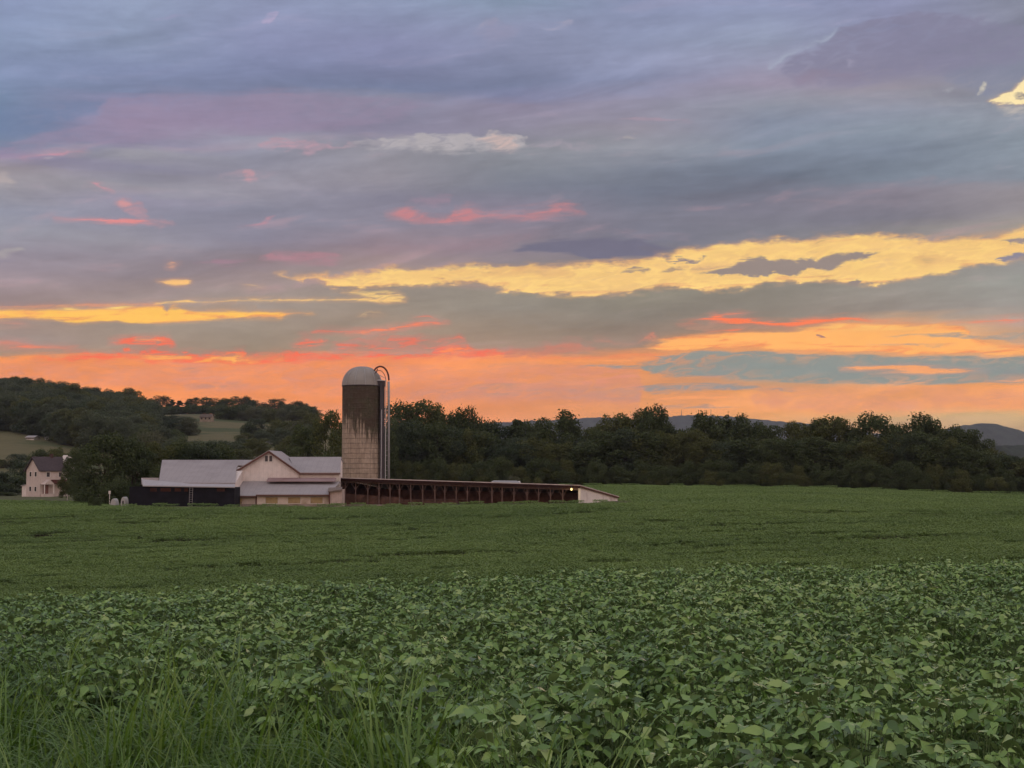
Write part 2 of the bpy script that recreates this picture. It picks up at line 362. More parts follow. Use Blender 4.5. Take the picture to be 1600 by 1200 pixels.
# ---- red fringes, left and middle
RD = (248,112,84)
patch([(0,508),(40,508),(45,509)], [(0,511),(30,512),(45,510)], (224,146,118), 2, 2, op=0.8)
patch([(0,534),(30,532),(60,540),(120,540)], [(0,543),(40,546),(120,546)], (236,128,96), 3, 3, op=0.85, streak=(0.35,0.6))
patch([(170,531),(210,524),(240,521),(266,522),(272,530)], [(170,534),(210,538),(235,546),(272,544)], (246,112,82), 3, 3, op=0.95, streak=(0.38,0.52))
patch([(50,556),(120,552),(180,548),(260,548),(320,550),(380,548),(384,554),(470,550),(560,550),(640,552),(760,550)], [(50,566),(120,566),(200,562),(280,570),(340,574),(400,572),(470,566),(560,564),(660,561),(760,558)], RD, 3, 4, 'B', op=0.95, streak=(0.36,0.5))
patch([(215,561),(250,558),(300,558),(306,561)], [(215,563),(250,564),(300,563),(306,562)], (255,184,96), 2, 2, 'A')
patch([(300,562),(330,558),(370,556),(400,562),(440,563)], [(300,568),(330,568),(370,567),(440,566)], (255,170,92), 2, 3, 'B', streak=(0.45,0.55))
patch([(192,546),(198,539),(204,546)], [(192,550),(198,550),(204,550)], (246,120,88), 1.5, 2, 'B')
patch([(468,522),(500,514),(560,513),(620,511),(680,505),(704,506)], [(468,524),(510,520),(560,518),(620,518),(680,512),(704,509)], (234,118,96), 2, 3, 'A', op=0.95)
patch([(640,498),(665,493),(690,500),(700,503)], [(640,500),(665,500),(700,505)], (218,126,106), 2, 2, 'A', op=0.85)
patch([(455,538),(480,530),(505,528),(512,534)], [(455,542),(480,542),(512,536)], (240,118,92), 3, 3, 'B', streak=(0.35,0.5))
patch([(520,534),(560,524),(640,522),(660,530),(720,522),(730,540)], [(520,546),(560,548),(640,548),(700,552),(730,550)], (226,120,98), 4, 3, 'B', op=0.9, streak=(0.46,0.6))
patch([(676,546),(690,534),(704,538),(740,546),(800,544)], [(676,552),(700,554),(750,556),(800,554)], (244,112,86), 3, 3, 'B', op=0.95, streak=(0.36,0.52))
patch([(400,558),(520,557),(640,556),(760,555),(880,554),(930,550),(1000,552),(1060,556),(1080,560)], [(400,562),(520,562),(640,560),(760,560),(880,560),(930,556),(1000,558),(1080,562)], (246,118,82), 2, 4, 'A', op=0.6)
patch([(790,544),(840,540),(880,532),(900,528),(920,536),(935,545)], [(790,558),(850,558),(900,553),(935,549)], (200,130,110), 4, 3, 'B', op=0.75)
patch([(930,528),(960,534),(1000,530),(1022,518),(1030,526)], [(930,534),(960,538),(1000,534),(1030,528)], (208,134,112), 2, 3, 'B', op=0.6)
# ---- right: orange gap and its red rim
patch([(990,543),(1024,537),(1038,531),(1060,528),(1120,524),(1180,520),(1235,516),(1270,508),(1310,503),(1400,504),(1470,506),(1500,509),(1514,515),(1524,530),(1560,536),(1600,538)],
      [(990,545),(1024,547),(1040,551),(1100,549),(1180,548),(1250,549),(1320,551),(1400,553),(1500,556),(1600,556)], (255,182,108), 4, 3, 'A', rim=(242,150,100))
patch([(1240,510),(1300,505),(1400,506),(1480,508),(1510,512)], [(1240,516),(1300,520),(1400,520),(1480,518),(1510,514)], (255,198,116), 4, 6, 'A', op=0.8)
patch([(1560,520),(1600,520)], [(1560,536),(1600,538)], (186,156,140), 4, 4, op=0.6)
patch([(1060,506),(1090,498),(1120,490),(1150,490),(1200,497),(1230,498),(1270,494),(1330,494),(1370,500),(1420,501),(1460,503),(1510,500),(1580,496),(1600,497)],
      [(1060,508),(1090,504),(1120,502),(1160,505),(1200,508),(1230,511),(1270,506),(1330,504),(1370,504),(1430,505),(1480,505),(1540,505),(1600,502)], (250,128,88), 2.5, 3.5, 'A')
patch([(1070,508),(1120,502),(1180,506),(1230,510),(1260,508)], [(1070,516),(1120,521),(1180,518),(1230,515),(1260,510)], (178,140,122), 3, 2, 'A', op=0.8)
patch([(1100,520),(1150,515),(1170,516)], [(1100,523),(1150,522),(1170,518)], (240,124,88), 2, 2, 'A', op=0.9)
patch([(1274,524),(1280,520),(1298,527)], [(1274,527),(1285,529),(1298,528)], (176,128,118), 1.5, 1.5, 'N')
patch([(1370,526),(1400,522),(1440,520),(1540,520),(1600,516)], [(1370,528),(1430,527),(1500,529),(1600,538)], (172,156,142), 2, 2.5, 'A', op=0.95)
patch([(1350,540),(1400,536),(1440,537),(1500,538)], [(1350,543),(1400,545),(1440,543),(1500,541)], (184,154,140), 2, 2, 'A', op=0.85)
patch([(1520,544),(1545,543),(1600,541)], [(1520,546),(1560,546),(1600,545)], (190,150,130), 2, 2, 'A', op=0.6)
# grey-blue bank under it
patch([(890,574),(930,568),(990,565),(1040,553),(1060,550),(1150,549),(1250,550),(1330,553),(1460,556),(1600,556)],
      [(890,577),(940,579),(1000,577),(1020,588),(1060,593),(1120,594),(1200,597),(1260,599),(1400,600),(1500,602),(1600,602)], (140,148,144), 3, 4, 'A', op=0.95)
patch([(1310,574),(1350,571),(1430,571),(1480,574),(1545,576)], [(1310,577),(1360,581),(1450,584),(1500,581),(1545,577)], (240,164,112), 2, 2.5, 'A')
patch([(1540,592),(1570,589),(1600,588)], [(1540,594),(1570,596),(1600,596)], (236,166,120), 2, 2, 'A', op=0.9)
patch([(990,604),(1020,599),(1080,597),(1130,596),(1180,600),(1195,606)], [(990,610),(1020,616),(1100,617),(1150,615),(1195,610)], (142,146,148), 3, 4, 'A', op=0.9)
patch([(880,608),(940,604),(1000,606)], [(880,612),(940,618),(1000,622)], (180,148,130), 4, 5, 'A', op=0.6)
patch([(1190,608),(1215,605),(1245,606),(1252,608)], [(1190,610),(1215,614),(1240,612),(1252,609)], (160,146,138), 2, 2, 'B', op=0.9)
patch([(1020,634),(1060,631),(1120,632),(1180,636)], [(1020,639),(1060,641),(1120,641),(1180,639)], (158,142,138), 3, 3, 'A', op=0.8)
patch([(720,600),(750,594),(790,594),(820,600)], [(720,606),(760,610),(800,610),(820,606)], (176,144,126), 4, 4, 'A', op=0.7)
patch([(720,574),(800,566),(880,572),(920,576)], [(720,578),(800,572),(880,578),(920,579)], (206,146,116), 3, 3, 'A', op=0.5)
patch([(280,577),(295,574),(318,577)], [(280,580),(300,584),(318,580)], (196,140,112), 3, 3, 'A', op=0.75)
patch([(288,604),(320,599),(380,597),(388,601)], [(288,608),(320,609),(360,606),(388,603)], (190,142,122), 3, 3, 'A', op=0.75)
patch([(1240,628),(1330,626),(1420,628)], [(1240,632),(1330,630),(1420,632)], (224,148,108), 2, 2, 'A', op=0.5)
patch([(330,556),(350,553),(372,556),(392,560)], [(330,562),(350,565),(372,565),(392,563)], (255,178,98), 2, 2, 'B', streak=(0.4,0.5))
patch([(205,557),(240,555),(300,556)], [(205,559),(240,559.5),(300,560)], (255,176,96), 1.5, 1.5, 'A', op=0.9)
patch([(210,530),(240,528),(262,531)], [(210,533),(240,534),(262,533)], (255,168,100), 1.5, 1.5, 'A', streak=(0.42,0.52))
patch([(690,540),(704,536),(716,542),(740,549)], [(690,546),(706,550),(740,552)], (250,140,92), 2, 2, 'B', streak=(0.4,0.52))
patch([(640,446),(700,443),(760,446),(800,456)], [(640,450),(700,449),(760,452),(800,460)], (140,130,116), 2, 3, 'A', op=0.5)
patch([(1000,378),(1040,384),(1070,387),(1106,383)], [(1000,392),(1036,398),(1050,390),(1106,385)], (118,115,130), 2, 2, 'A', op=0.9)
patch([(540,518),(600,512),(660,509),(700,507)], [(540,521),(620,516),(700,510)], (250,140,98), 1.5, 2, 'A', op=0.9)
patch([(0,540),(60,541),(110,543)], [(0,545),(60,546),(110,546)], (246,132,94), 2, 2, 'A', op=0.9, streak=(0.38,0.55))
patch([(1060,420),(1090,415),(1140,410),(1165,402)], [(1060,424),(1100,424),(1165,410)], (198,162,128), 3, 3, 'B', op=0.6)
patch([(900,562),(960,558),(1020,556)], [(900,566),(980,564),(1020,560)], (252,168,104), 2, 3, 'A', op=0.8)
patch([(1020,620),(1060,618),(1150,620),(1230,622)], [(1020,627),(1100,628),(1230,626)], (246,164,106), 2, 3, 'A', op=0.8)
patch([(0,566),(300,572),(600,566),(900,570),(1000,574)], [(0,600),(300,612),(600,620),(1000,640)], (222,146,122), 10, 14, 'A', op=0.75, streak=(0.50,0.66))
patch([(640,610),(760,604),(900,600),(1000,606)], [(640,622),(800,626),(1000,630)], (190,144,126), 6, 8, 'A', op=0.7, streak=(0.46,0.62))
patch([(1180,606),(1300,604),(1600,606)], [(1180,640),(1400,644),(1600,640)], (222,150,118), 8, 8, 'A', op=0.7, streak=(0.54,0.68))
patch([(0,620),(300,624),(600,630)], [(0,655),(300,655),(600,655)], (234,160,120), 12, 16, 'A', op=0.5)


def emit(c):
    b = W.add('ShaderNodeBackground')
    W.link(c, b.inputs[0])
    b.inputs[1].default_value = 1.0
    return b.outputs[0]


def pick(f, a, b):
    m = W.add('ShaderNodeMixShader')
    W.link(f, m.inputs[0]); W.link(a, m.inputs[1]); W.link(b, m.inputs[2])
    return m.outputs[0]


# the front sky is built in sectors so that a ray only evaluates the clouds of its own sector
ROWS, XS = [-400, 250, 405, 470, 538, 900], [-900, 800, 2500]


def sector(x0, x1, r0, r1):
    """one sector as a node group of its own (a small tree links fast)"""
    global W, TW, EA, EB, EN, stre, frag
    outer = (W, TW, EA, EB, EN, stre, frag)
    g = bpy.data.node_groups.new('sky_sector', 'ShaderNodeTree')
    for nm in ('T', 'EA', 'EB', 'EN', 'streaks', 'fragments', 'mottle'):
        g.interface.new_socket(nm, in_out='INPUT', socket_type='NodeSocketFloat')
    g.interface.new_socket('base', in_out='INPUT', socket_type='NodeSocketColor')
    g.interface.new_socket('gain', in_out='INPUT', socket_type='NodeSocketVector')
    g.interface.new_socket('offset', in_out='INPUT', socket_type='NodeSocketVector')
    g.interface.new_socket('sky', in_out='OUTPUT', socket_type='NodeSocketColor')
    W = NT(g)
    gi = W.add('NodeGroupInput').outputs
    TW, EA, EB, EN, stre, frag = gi[0], gi[1], gi[2], gi[3], gi[4], gi[5]
    c, tq = gi[7], TW
    for P in PATCHES:
        if P[1] > x0 - 12 and P[0] < x1 + 12 and P[3] > r0 and P[2] < r1:
            c, tq = build_patch(P, c, tq)
    v = W.add('ShaderNodeVectorMath', operation='SCALE')
    W.link(c, v.inputs[0]); W.link(gi[6], v.inputs['Scale'])
    v2 = W.add('ShaderNodeVectorMath', operation='MULTIPLY_ADD')
    W.link(v.outputs[0], v2.inputs[0]); W.link(gi[8], v2.inputs[1]); W.link(gi[9], v2.inputs[2])
    W.link(v2.outputs[0], W.add('NodeGroupOutput').inputs[0])
    W, TW, EA, EB, EN, stre, frag = outer
    nd = W.add('ShaderNodeGroup')
    nd.node_tree = g
    for s_, v_ in zip(nd.inputs, (TW, EA, EB, EN, stre, frag, mot3, skyc, gain, offs)):
        W.link(v_, s_)
    return emit(nd.outputs[0])


mot3 = W.math('MULTIPLY_ADD', warpB, 0.16, W.math('MULTIPLY_ADD', stz, 0.05, 1.0))
# brightness the low sky has beyond the haze layer (the air in front takes some and adds some)
Lh = W.math('MINIMUM', W.math('DIVIDE', 265.0, W.math('MAXIMUM', dz, 0.02)), 8700.0)
Th = W.math('EXPONENT', W.math('MULTIPLY', Lh, -HAZE))
iT = W.math('DIVIDE', 1.0, Th)
gain = W.xyz(iT, iT, iT)
oT = W.math('SUBTRACT', 1.0, iT)
offs = W.xyz(W.math('MULTIPLY', oT, 0.20), W.math('MULTIPLY', oT, 0.22), W.math('MULTIPLY', oT, 0.28))
front = None
right = W.math('GREATER_THAN', T, sk(800, 400)[0])
for i in range(len(ROWS) - 1):
    s2 = pick(right, sector(XS[0], XS[1], ROWS[i], ROWS[i + 1]), sector(XS[1], XS[2], ROWS[i], ROWS[i + 1]))
    front = s2 if front is None else pick(W.math('LESS_THAN', E, sk(800, ROWS[i])[1]), front, s2)

# light behind and above the camera: the pale lit cloud deck and the clear band of the eastern sky
nish = W.add('ShaderNodeTexSky', sky_type='NISHITA')
nish.sun_disc = False
nish.sun_elevation = R(1.5)
nish.sun_rotation = R(14)
nish.air_density = 1.0
nish.dust_density = 2.0
DECK = 1.65
backc = W.ramp(W.rng(dz, 0.0, 1.0, kind='LINEAR'),
               [(0.0, lin((214, 168, 150), DECK * 1.15)), (0.15, lin((220, 180, 166), DECK * 1.15)), (0.4, lin((192, 174, 172), DECK)),
                (0.7, lin((176, 170, 176), DECK)), (1.0, lin((172, 168, 176), DECK))])
mb = W.rng(broad, 0.3, 0.7, 0.85, 1.15, 'LINEAR')
vb = W.add('ShaderNodeVectorMath', operation='SCALE')
W.link(backc, vb.inputs[0]); W.link(mb, vb.inputs['Scale'])
vn = W.add('ShaderNodeVectorMath', operation='MULTIPLY_ADD')
W.link(nish.outputs[0], vn.inputs[0]); vn.inputs[1].default_value = (0.06, 0.06, 0.06); W.link(vb.outputs[0], vn.inputs[2])
aabs = W.math('ABSOLUTE', az)
side = W.math('MAXIMUM', W.rng(aabs, 0.55, 1.7), W.rng(el, 0.36, 0.95))
back = W.mixc(W.rng(dz, -0.02, -0.12), vn.outputs[0], (0.03, 0.035, 0.025, 1))
ow = W.add('ShaderNodeOutputWorld')
W.link(pick(side, front, emit(back)), ow.inputs[0])

# weak broad sun behind the clouds on the horizon, front right
sd = bpy.data.lights.new('sun', 'SUN')
sd.energy = 0.12
sd.angle = R(18)
sd.color = (1.0, 0.72, 0.5)
sun = bpy.data.objects.new('sun', sd)
COL.objects.link(sun)
sun.rotation_euler = (R(90 - 9), 0, R(180 - 14) )

# ------------------------------------------------------------------ object helpers
rnd = random.Random(7)
nrs = np.random.RandomState(11)


def link(o, parent=None):
    COL.objects.link(o)
    if parent is not None:
        o.parent = parent
    return o


def tag(o, label=None, cat=None, group=None, kind=None):
    if label: o['label'] = label
    if cat: o['category'] = cat
    if group: o['group'] = group
    if kind: o['kind'] = kind
    return o


def empty(name, loc, label=None, cat=None, group=None):
    o = bpy.data.objects.new(name, None)
    o.empty_display_size = 0.5
    o.location = loc
    link(o)
    return tag(o, label, cat, group)


def wloc(o):
    v = Vector((0, 0, 0))
    while o is not None:
        v = v + Vector(o.location)
        o = o.parent
    return v


class MB:
    """collects shapes in world coordinates; build() makes ONE mesh object of them"""
    def __init__(self):
        self.v, self.f = [], []

    def face(self, *pts):
        i = len(self.v)
        self.v += [tuple(p) for p in pts]
        self.f.append(tuple(range(i, i + len(pts))))
        return self

    def prism(self, pts, d):
        """polygon pts extruded by vector d, closed"""
        d = Vector(d)
        a = [Vector(p) for p in pts]
        b = [p + d for p in a]
        i, n = len(self.v), len(a)
        self.v += [tuple(p) for p in a + b]
        self.f.append(tuple(range(i + n - 1, i - 1, -1)))
        self.f.append(tuple(range(i + n, i + 2 * n)))
        for k in range(n):
            k2 = (k + 1) % n
            self.f.append((i + k, i + k2, i + n + k2, i + n + k))
        return self

    def box(self, x0, x1, y0, y1, z0, z1):
        return self.prism([(x0, y0, z0), (x1, y0, z0), (x1, y1, z0), (x0, y1, z0)], (0, 0, z1 - z0))

    def bar(self, a, b, w, h=None, up=(0, 0, 1)):
        """square bar from a to b"""
        a, b = Vector(a), Vector(b)
        h = h or w
        d = (b - a).normalized()
        u = Vector(up)
        if abs(d.dot(u)) > 0.98:
            u = Vector((0, 1, 0))
        s = d.cross(u).normalized()
        u = s.cross(d).normalized()
        q = [a + s * w / 2 * i + u * h / 2 * j for i, j in ((-1, -1), (1, -1), (1, 1), (-1, 1))]
        return self.prism(q, b - a)

    def tube(self, pts, r, n=10):
        pts = [Vector(p) for p in pts]
        rs = r if isinstance(r, (list, tuple)) else [r] * len(pts)
        base = len(self.v)
        for k, p in enumerate(pts):
            d = (pts[min(k + 1, len(pts) - 1)] - pts[max(k - 1, 0)]).normalized()
            u = Vector((0, 0, 1)) if abs(d.z) < 0.95 else Vector((1, 0, 0))
            s = d.cross(u).normalized(); t = s.cross(d)
            for j in range(n):
                a = 2 * math.pi * j / n
                self.v.append(tuple(p + (s * math.cos(a) + t * math.sin(a)) * rs[k]))
        for k in range(len(pts) - 1):
            for j in range(n):
                j2 = (j + 1) % n
                self.f.append((base + k * n + j, base + k * n + j2, base + (k + 1) * n + j2, base + (k + 1) * n + j))
        self.f.append(tuple(base + j for j in range(n - 1, -1, -1)))
        self.f.append(tuple(base + (len(pts) - 1) * n + j for j in range(n)))
        return self

    def build(self, name, mat, parent=None, smooth=False):
        off = wloc(parent) if parent is not None else Vector((0, 0, 0))
        me = bpy.data.meshes.new(name)
        me.from_pydata([tuple(Vector(p) - off) for p in self.v], [], self.f)
        me.materials.append(mat)
        if smooth:
            for p in me.polygons:
                p.use_smooth = True
        me.update()
        return link(bpy.data.objects.new(name, me), parent)


# ------------------------------------------------------------------ materials
def mat(name, colour, rough=0.8, var=0.15, vscale=3.0, dark=None, dscale=0.8, spec=0.2, metal=0.0, bump=0.0, stripes=None):
    """painted or weathered surface: base colour, fine variation, broader dirt"""
    m = bpy.data.materials.new(name)
    m.use_nodes = True
    N = NT(m.node_tree)
    tcn = N.add('ShaderNodeTexCoord').outputs['Object']
    n1 = N.noise(tcn, vscale, 5, 0.6)
    lo = tuple(c * (1 - var) for c in colour) + (1,)
    hi = tuple(min(1, c * (1 + var)) for c in colour) + (1,)
    c = N.mixc(N.rng(n1, 0.3, 0.7), lo, hi)
    if dark:
        n2 = N.noise(tcn, dscale, 6, 0.65)
        c = N.mixc(N.rng(n2, 0.48, 0.72), c, tuple(dark) + (1,))
    bsdf = N.add('ShaderNodeBsdfPrincipled')
    hgt = n1
    if stripes:
        axis, step, depth = stripes
        sx = N.add('ShaderNodeSeparateXYZ'); N.link(tcn, sx.inputs[0])
        fr = N.math('FRACT', N.math('DIVIDE', sx.outputs[axis], step))
        seam = N.rng(N.math('ABSOLUTE', N.math('SUBTRACT', fr, 0.5)), 0.44, 0.5)
        c = N.mixc(N.math('MULTIPLY', seam, depth), c, tuple(v * 0.35 for v in colour) + (1,))
    N.link(c, bsdf.inputs['Base Color'])
    bsdf.inputs['Roughness'].default_value = rough
    bsdf.inputs['Specular IOR Level'].default_value = spec
    bsdf.inputs['Metallic'].default_value = metal
    if bump:
        b = N.add('ShaderNodeBump')
        b.inputs['Distance'].default_value = bump
        b.inputs['Strength'].default_value = 0.6
        N.link(hgt, b.inputs['Height']); N.link(b.outputs[0], bsdf.inputs['Normal'])
    out = N.add('ShaderNodeOutputMaterial')
    N.link(bsdf.outputs[0], out.inputs[0])
    return m


def leaf_mat(name, cols, trans=0.3, rough=0.55, spec=0.35, patchy=0.0, tscale=0.4, isl=0.55, obj=0.25, under=None):
    """foliage: hue varies by leaf (mesh island), by plant (object) and over the crown"""
    m = bpy.data.materials.new(name)
    m.use_nodes = True
    N = NT(m.node_tree)
    geo = N.add('ShaderNodeNewGeometry')
    oi = N.add('ShaderNodeObjectInfo')
    tcn = N.add('ShaderNodeTexCoord').outputs['Object']
    nz = N.noise(tcn, tscale, 3, 0.6)
    r = N.math('ADD', N.math('MULTIPLY', geo.outputs['Random Per Island'], isl),
               N.math('ADD', N.math('MULTIPLY', oi.outputs['Random'], obj), N.math('MULTIPLY', nz, 0.35)))
    if patchy:
        # uneven growth over the field, metres wide
        g1 = N.noise(geo.outputs['Position'], 0.035, 4, 0.6)
        g2 = N.noise(geo.outputs['Position'], 0.22, 3, 0.6)
        r = N.math('ADD', r, N.math('MULTIPLY', N.math('ADD', N.math('SUBTRACT', g1, 0.5), N.math('MULTIPLY', N.math('SUBTRACT', g2, 0.5), 0.6)), patchy))
    c = N.ramp(r, [((i + 0.25) / len(cols), tuple(k) + (1,)) for i, k in enumerate(cols)])
    if under:
        c = N.mixc(N.math('MULTIPLY', geo.outputs['Backfacing'], 0.8), c, tuple(under) + (1,))
    p = N.add('ShaderNodeBsdfPrincipled')
    N.link(c, p.inputs['Base Color'])
    p.inputs['Roughness'].default_value = rough
    p.inputs['Specular IOR Level'].default_value = spec
    t = N.add('ShaderNodeBsdfTranslucent')
    hs = N.add('ShaderNodeHueSaturation')
    hs.inputs['Hue'].default_value = 0.485
    hs.inputs['Saturation'].default_value = 1.1
    hs.inputs['Value'].default_value = 1.1
    N.link(c, hs.inputs['Color'])
    N.link(hs.outputs[0], t.inputs[0])
    mx = N.add('ShaderNodeMixShader')
    mx.inputs[0].default_value = trans
    N.link(p.outputs[0], mx.inputs[1]); N.link(t.outputs[0], mx.inputs[2])
    out = N.add('ShaderNodeOutputMaterial')
    N.link(mx.outputs[0], out.inputs[0])
    return m


# ------------------------------------------------------------------ terrain
# surveyed profiles: bearing -> (distance, row) or (distance, 'z', height); crop canopy where crop grows
NEAR = [(0.5, 'z', -0.82), (2, 'z', -0.95), (4, 'z', -1.18), (6, 'z', -1.34), (8, 'z', -1.44), (14, 'z', -1.62)]
PROF = {
    -300: NEAR + [(28, 940), (45, 'z', -5.4), (80, 930), (100, 900), (130, 858), (160, 822), (190, 796), (250, 786), (320, 780), (380, 770), (450, 748), (520, 718), (600, 690), (660, 672), (800, 645), (950, 622), (1050, 618), (1500, 'z', 10), (3000, 'z', -40), (8400, 'z', -60)],
    0: NEAR + [(28, 934), (45, 'z', -5.3), (80, 924), (100, 894), (130, 852), (160, 818), (190, 792), (250, 781), (320, 777), (380, 768), (450, 745), (520, 715), (600, 690), (660, 675), (800, 650), (950, 629), (1050, 625), (1500, 'z', 10), (3000, 'z', -40), (8400, 'z', -60)],
    200: NEAR + [(28, 930), (45, 'z', -5.1), (80, 920), (100, 888), (130, 848), (160, 812), (184, 789), (196, 792), (250, 784), (320, 776), (400, 760), (500, 735), (600, 705), (700, 685), (850, 664), (950, 650), (1050, 646), (1500, 'z', 5), (3000, 'z', -40), (8400, 'z', -60)],
    300: NEAR + [(28, 927), (45, 'z', -5.0), (80, 917), (100, 884), (130, 846), (160, 810), (184, 789.5), (196, 792), (250, 784), (320, 774), (400, 755), (500, 722), (600, 693), (700, 680), (800, 664), (900, 653), (1100, 646), (1200, 647), (1600, 'z', 0), (3000, 'z', -40), (8400, 'z', -60)],
    450: NEAR + [(29, 922), (45, 'z', -4.9), (78, 915), (100, 880), (130, 840), (160, 806), (184, 790), (196, 792), (250, 784), (320, 774), (400, 755), (500, 722), (600, 700), (700, 682), (900, 661), (1100, 651), (1200, 652), (1600, 'z', 0), (3000, 'z', -40), (8400, 'z', -60)],
    560: NEAR + [(29, 915), (45, 'z', -4.8), (78, 910), (100, 876), (130, 836), (160, 804), (184, 790.5), (196, 792), (250, 785), (320, 776), (400, 758), (600, 720), (900, 692), (1100, 675), (1300, 680), (1700, 'z', -10), (3000, 'z', -40), (8400, 'z', -60)],
    800: NEAR + [(30, 903), (45, 'z', -4.4), (75, 904), (100, 868), (130, 828), (160, 800), (184, 786), (196, 788), (250, 778), (345, 759), (400, 758), (600, 750), (1000, 'z', -8), (1700, 'z', -20), (3000, 'z', -40), (8400, 'z', -60)],
    960: NEAR + [(31, 897), (45, 'z', -4.1), (72, 898), (100, 860), (135, 815), (165, 788), (182, 783.5), (196, 788), (225, 779), (280, 765), (345, 757), (400, 757), (500, 'z', -6), (1000, 'z', -20), (1700, 'z', -25), (3000, 'z', -40), (8400, 'z', -60)],
    1200: NEAR + [(31, 890), (46, 'z', -3.95), (70, 893), (100, 851), (140, 806), (170, 784), (186, 787), (205, 784.5), (260, 771), (345, 759.5), (380, 760), (500, 'z', -8), (1000, 'z', -22), (1700, 'z', -25), (3000, 'z', -40), (8400, 'z', -60)],
    1600: NEAR + [(33, 880), (48, 'z', -3.8), (70, 886), (100, 846), (140, 806), (168, 787), (188, 791), (212, 789), (260, 781), (345, 770.5), (380, 772), (500, 'z', -10), (1000, 'z', -22), (1700, 'z', -25), (3000, 'z', -40), (8400, 'z', -60)],
    1900: NEAR + [(34, 874), (48, 'z', -3.7), (70, 880), (100, 842), (140, 806), (168, 790), (188, 795), (212, 794), (260, 787), (345, 778), (380, 780), (500, 'z', -10), (1000, 'z', -22), (1700, 'z', -25), (3000, 'z', -40), (8400, 'z', -60)],
}
_LG = np.linspace(math.log(0.5), math.log(8600), 700)
_US, _ZT = [], []
for px_, pr_ in PROF.items():
    ds, zs = [], []
    for q in pr_:
        ds.append(math.log(q[0])); zs.append(q[2] if q[1] == 'z' else ray(px_, q[1])[1] * q[0])
    zz = np.interp(_LG, ds, zs)
    ker = np.hanning(15); ker /= ker.sum()
    zz = np.convolve(np.pad(zz, 7, mode='edge'), ker, 'valid')
    _US.append((px_ - 800) / F); _ZT.append(zz)
_US = np.array(_US); _ZT = np.array(_ZT)


def surf(x, y):
    """height of the visible surface (arrays ok)"""
    x = np.asarray(x, float); y = np.asarray(y, float)
    r = np.hypot(x, y) + 1e-6
    a = np.arctan2(x, y)
    ac = np.clip(a, -0.44, 0.44)
    u = np.tan(ac)
    d = np.clip(r * np.cos(ac), 0.5, 8600)
    j = np.clip(np.searchsorted(_US, u) - 1, 0, len(_US) - 2)
    t = np.clip((u - _US[j]) / (_US[j + 1] - _US[j]), 0, 1)
    t = t * t * (3 - 2 * t)
    g = (np.log(d) - _LG[0]) / (_LG[1] - _LG[0])
    k = np.clip(g.astype(int), 0, len(_LG) - 2)
    w = np.clip(g - k, 0, 1)
    z0 = _ZT[j, k] * (1 - w) + _ZT[j, k + 1] * w
    z1 = _ZT[j + 1, k] * (1 - w) + _ZT[j + 1, k + 1] * w
    z = z0 * (1 - t) + z1 * t
    bk = np.clip((np.abs(a) - 0.6) / 0.9, 0, 1)
    bk = bk * bk * (3 - 2 * bk)
    return z * (1 - bk) + (-0.8 - 0.004 * r) * bk


def crop_edge(u):
    """distance at which the bean crop starts, by bearing"""
    return np.interp(u, [-0.45, -0.34, -0.2, -0.06, 0.0, 0.1, 0.4], [12.5, 11.5, 10.5, 9.2, 7.4, 5.4, 4.6])


def is_crop(x, y):
    u = x / np.maximum(y, 0.01)
    far = np.where(u > 0.082, 346.0, np.where(u < -0.262, 250.0, 186.0))
    return (y > crop_edge(u)) & ((y < far) | ((u > 0.02) & (y > 222) & (y < 346))) & (np.abs(u) < 0.6)


def crop_k(x, y):
    u = x / np.maximum(y, 0.01)
    far = np.interp(u, [-0.268, -0.258, 0.078, 0.088], [252.0, 187.0, 187.0, 347.0])
    k2 = np.clip((y - 220) / 2.5, 0, 1) * np.clip((347 - y) / 2.5, 0, 1) * np.clip((u - 0.01) / 0.01, 0, 1)
    return np.maximum(np.clip((far - y) / 2.5, 0, 1), k2)


def ground(x, y):
    return surf(x, y) - 0.8 * crop_k(np.asarray(x, float), np.asarray(y, float))


def gz(x, y):
    return float(ground(np.array([x]), np.array([y]))[0])


# polar sheet: fine where the photo looks, coarse behind, reaching past the hills
angs = np.concatenate([np.linspace(-math.pi, -0.55, 40, endpoint=False), np.linspace(-0.55, 0.55, 230), np.linspace(0.55, math.pi, 41)[1:-1]])
rads = np.concatenate([[0.4], np.exp(np.linspace(math.log(0.8), math.log(150), 150)), np.linspace(152, 360, 110), np.exp(np.linspace(math.log(365), math.log(8400), 110))])
AA, RR = np.meshgrid(angs, rads)
GX, GY = RR * np.sin(AA), RR * np.cos(AA)
GZ = ground(GX, GY)
nA, nR = len(angs), len(rads)
vv = np.stack([GX.ravel(), GY.ravel(), GZ.ravel()], 1)
vv = np.vstack([vv, [[0, 0, gz(0, 0.5)]]])
ff = []
for i in range(nR - 1):
    for j in range(nA):
        j2 = (j + 1) % nA
        ff.append((i * nA + j, i * nA + j2, (i + 1) * nA + j2, (i + 1) * nA + j))
c0 = len(vv) - 1
for j in range(nA):
    ff.append((c0, (j + 1) % nA, j))
gme = bpy.data.meshes.new('ground')
gme.from_pydata(vv.tolist(), [], ff)
for p in gme.polygons:
    p.use_smooth = True
gme.update()
ground_o = link(bpy.data.objects.new('ground', gme))
tag(ground_o, 'rolling farmland with pasture and hay fields', kind='structure')

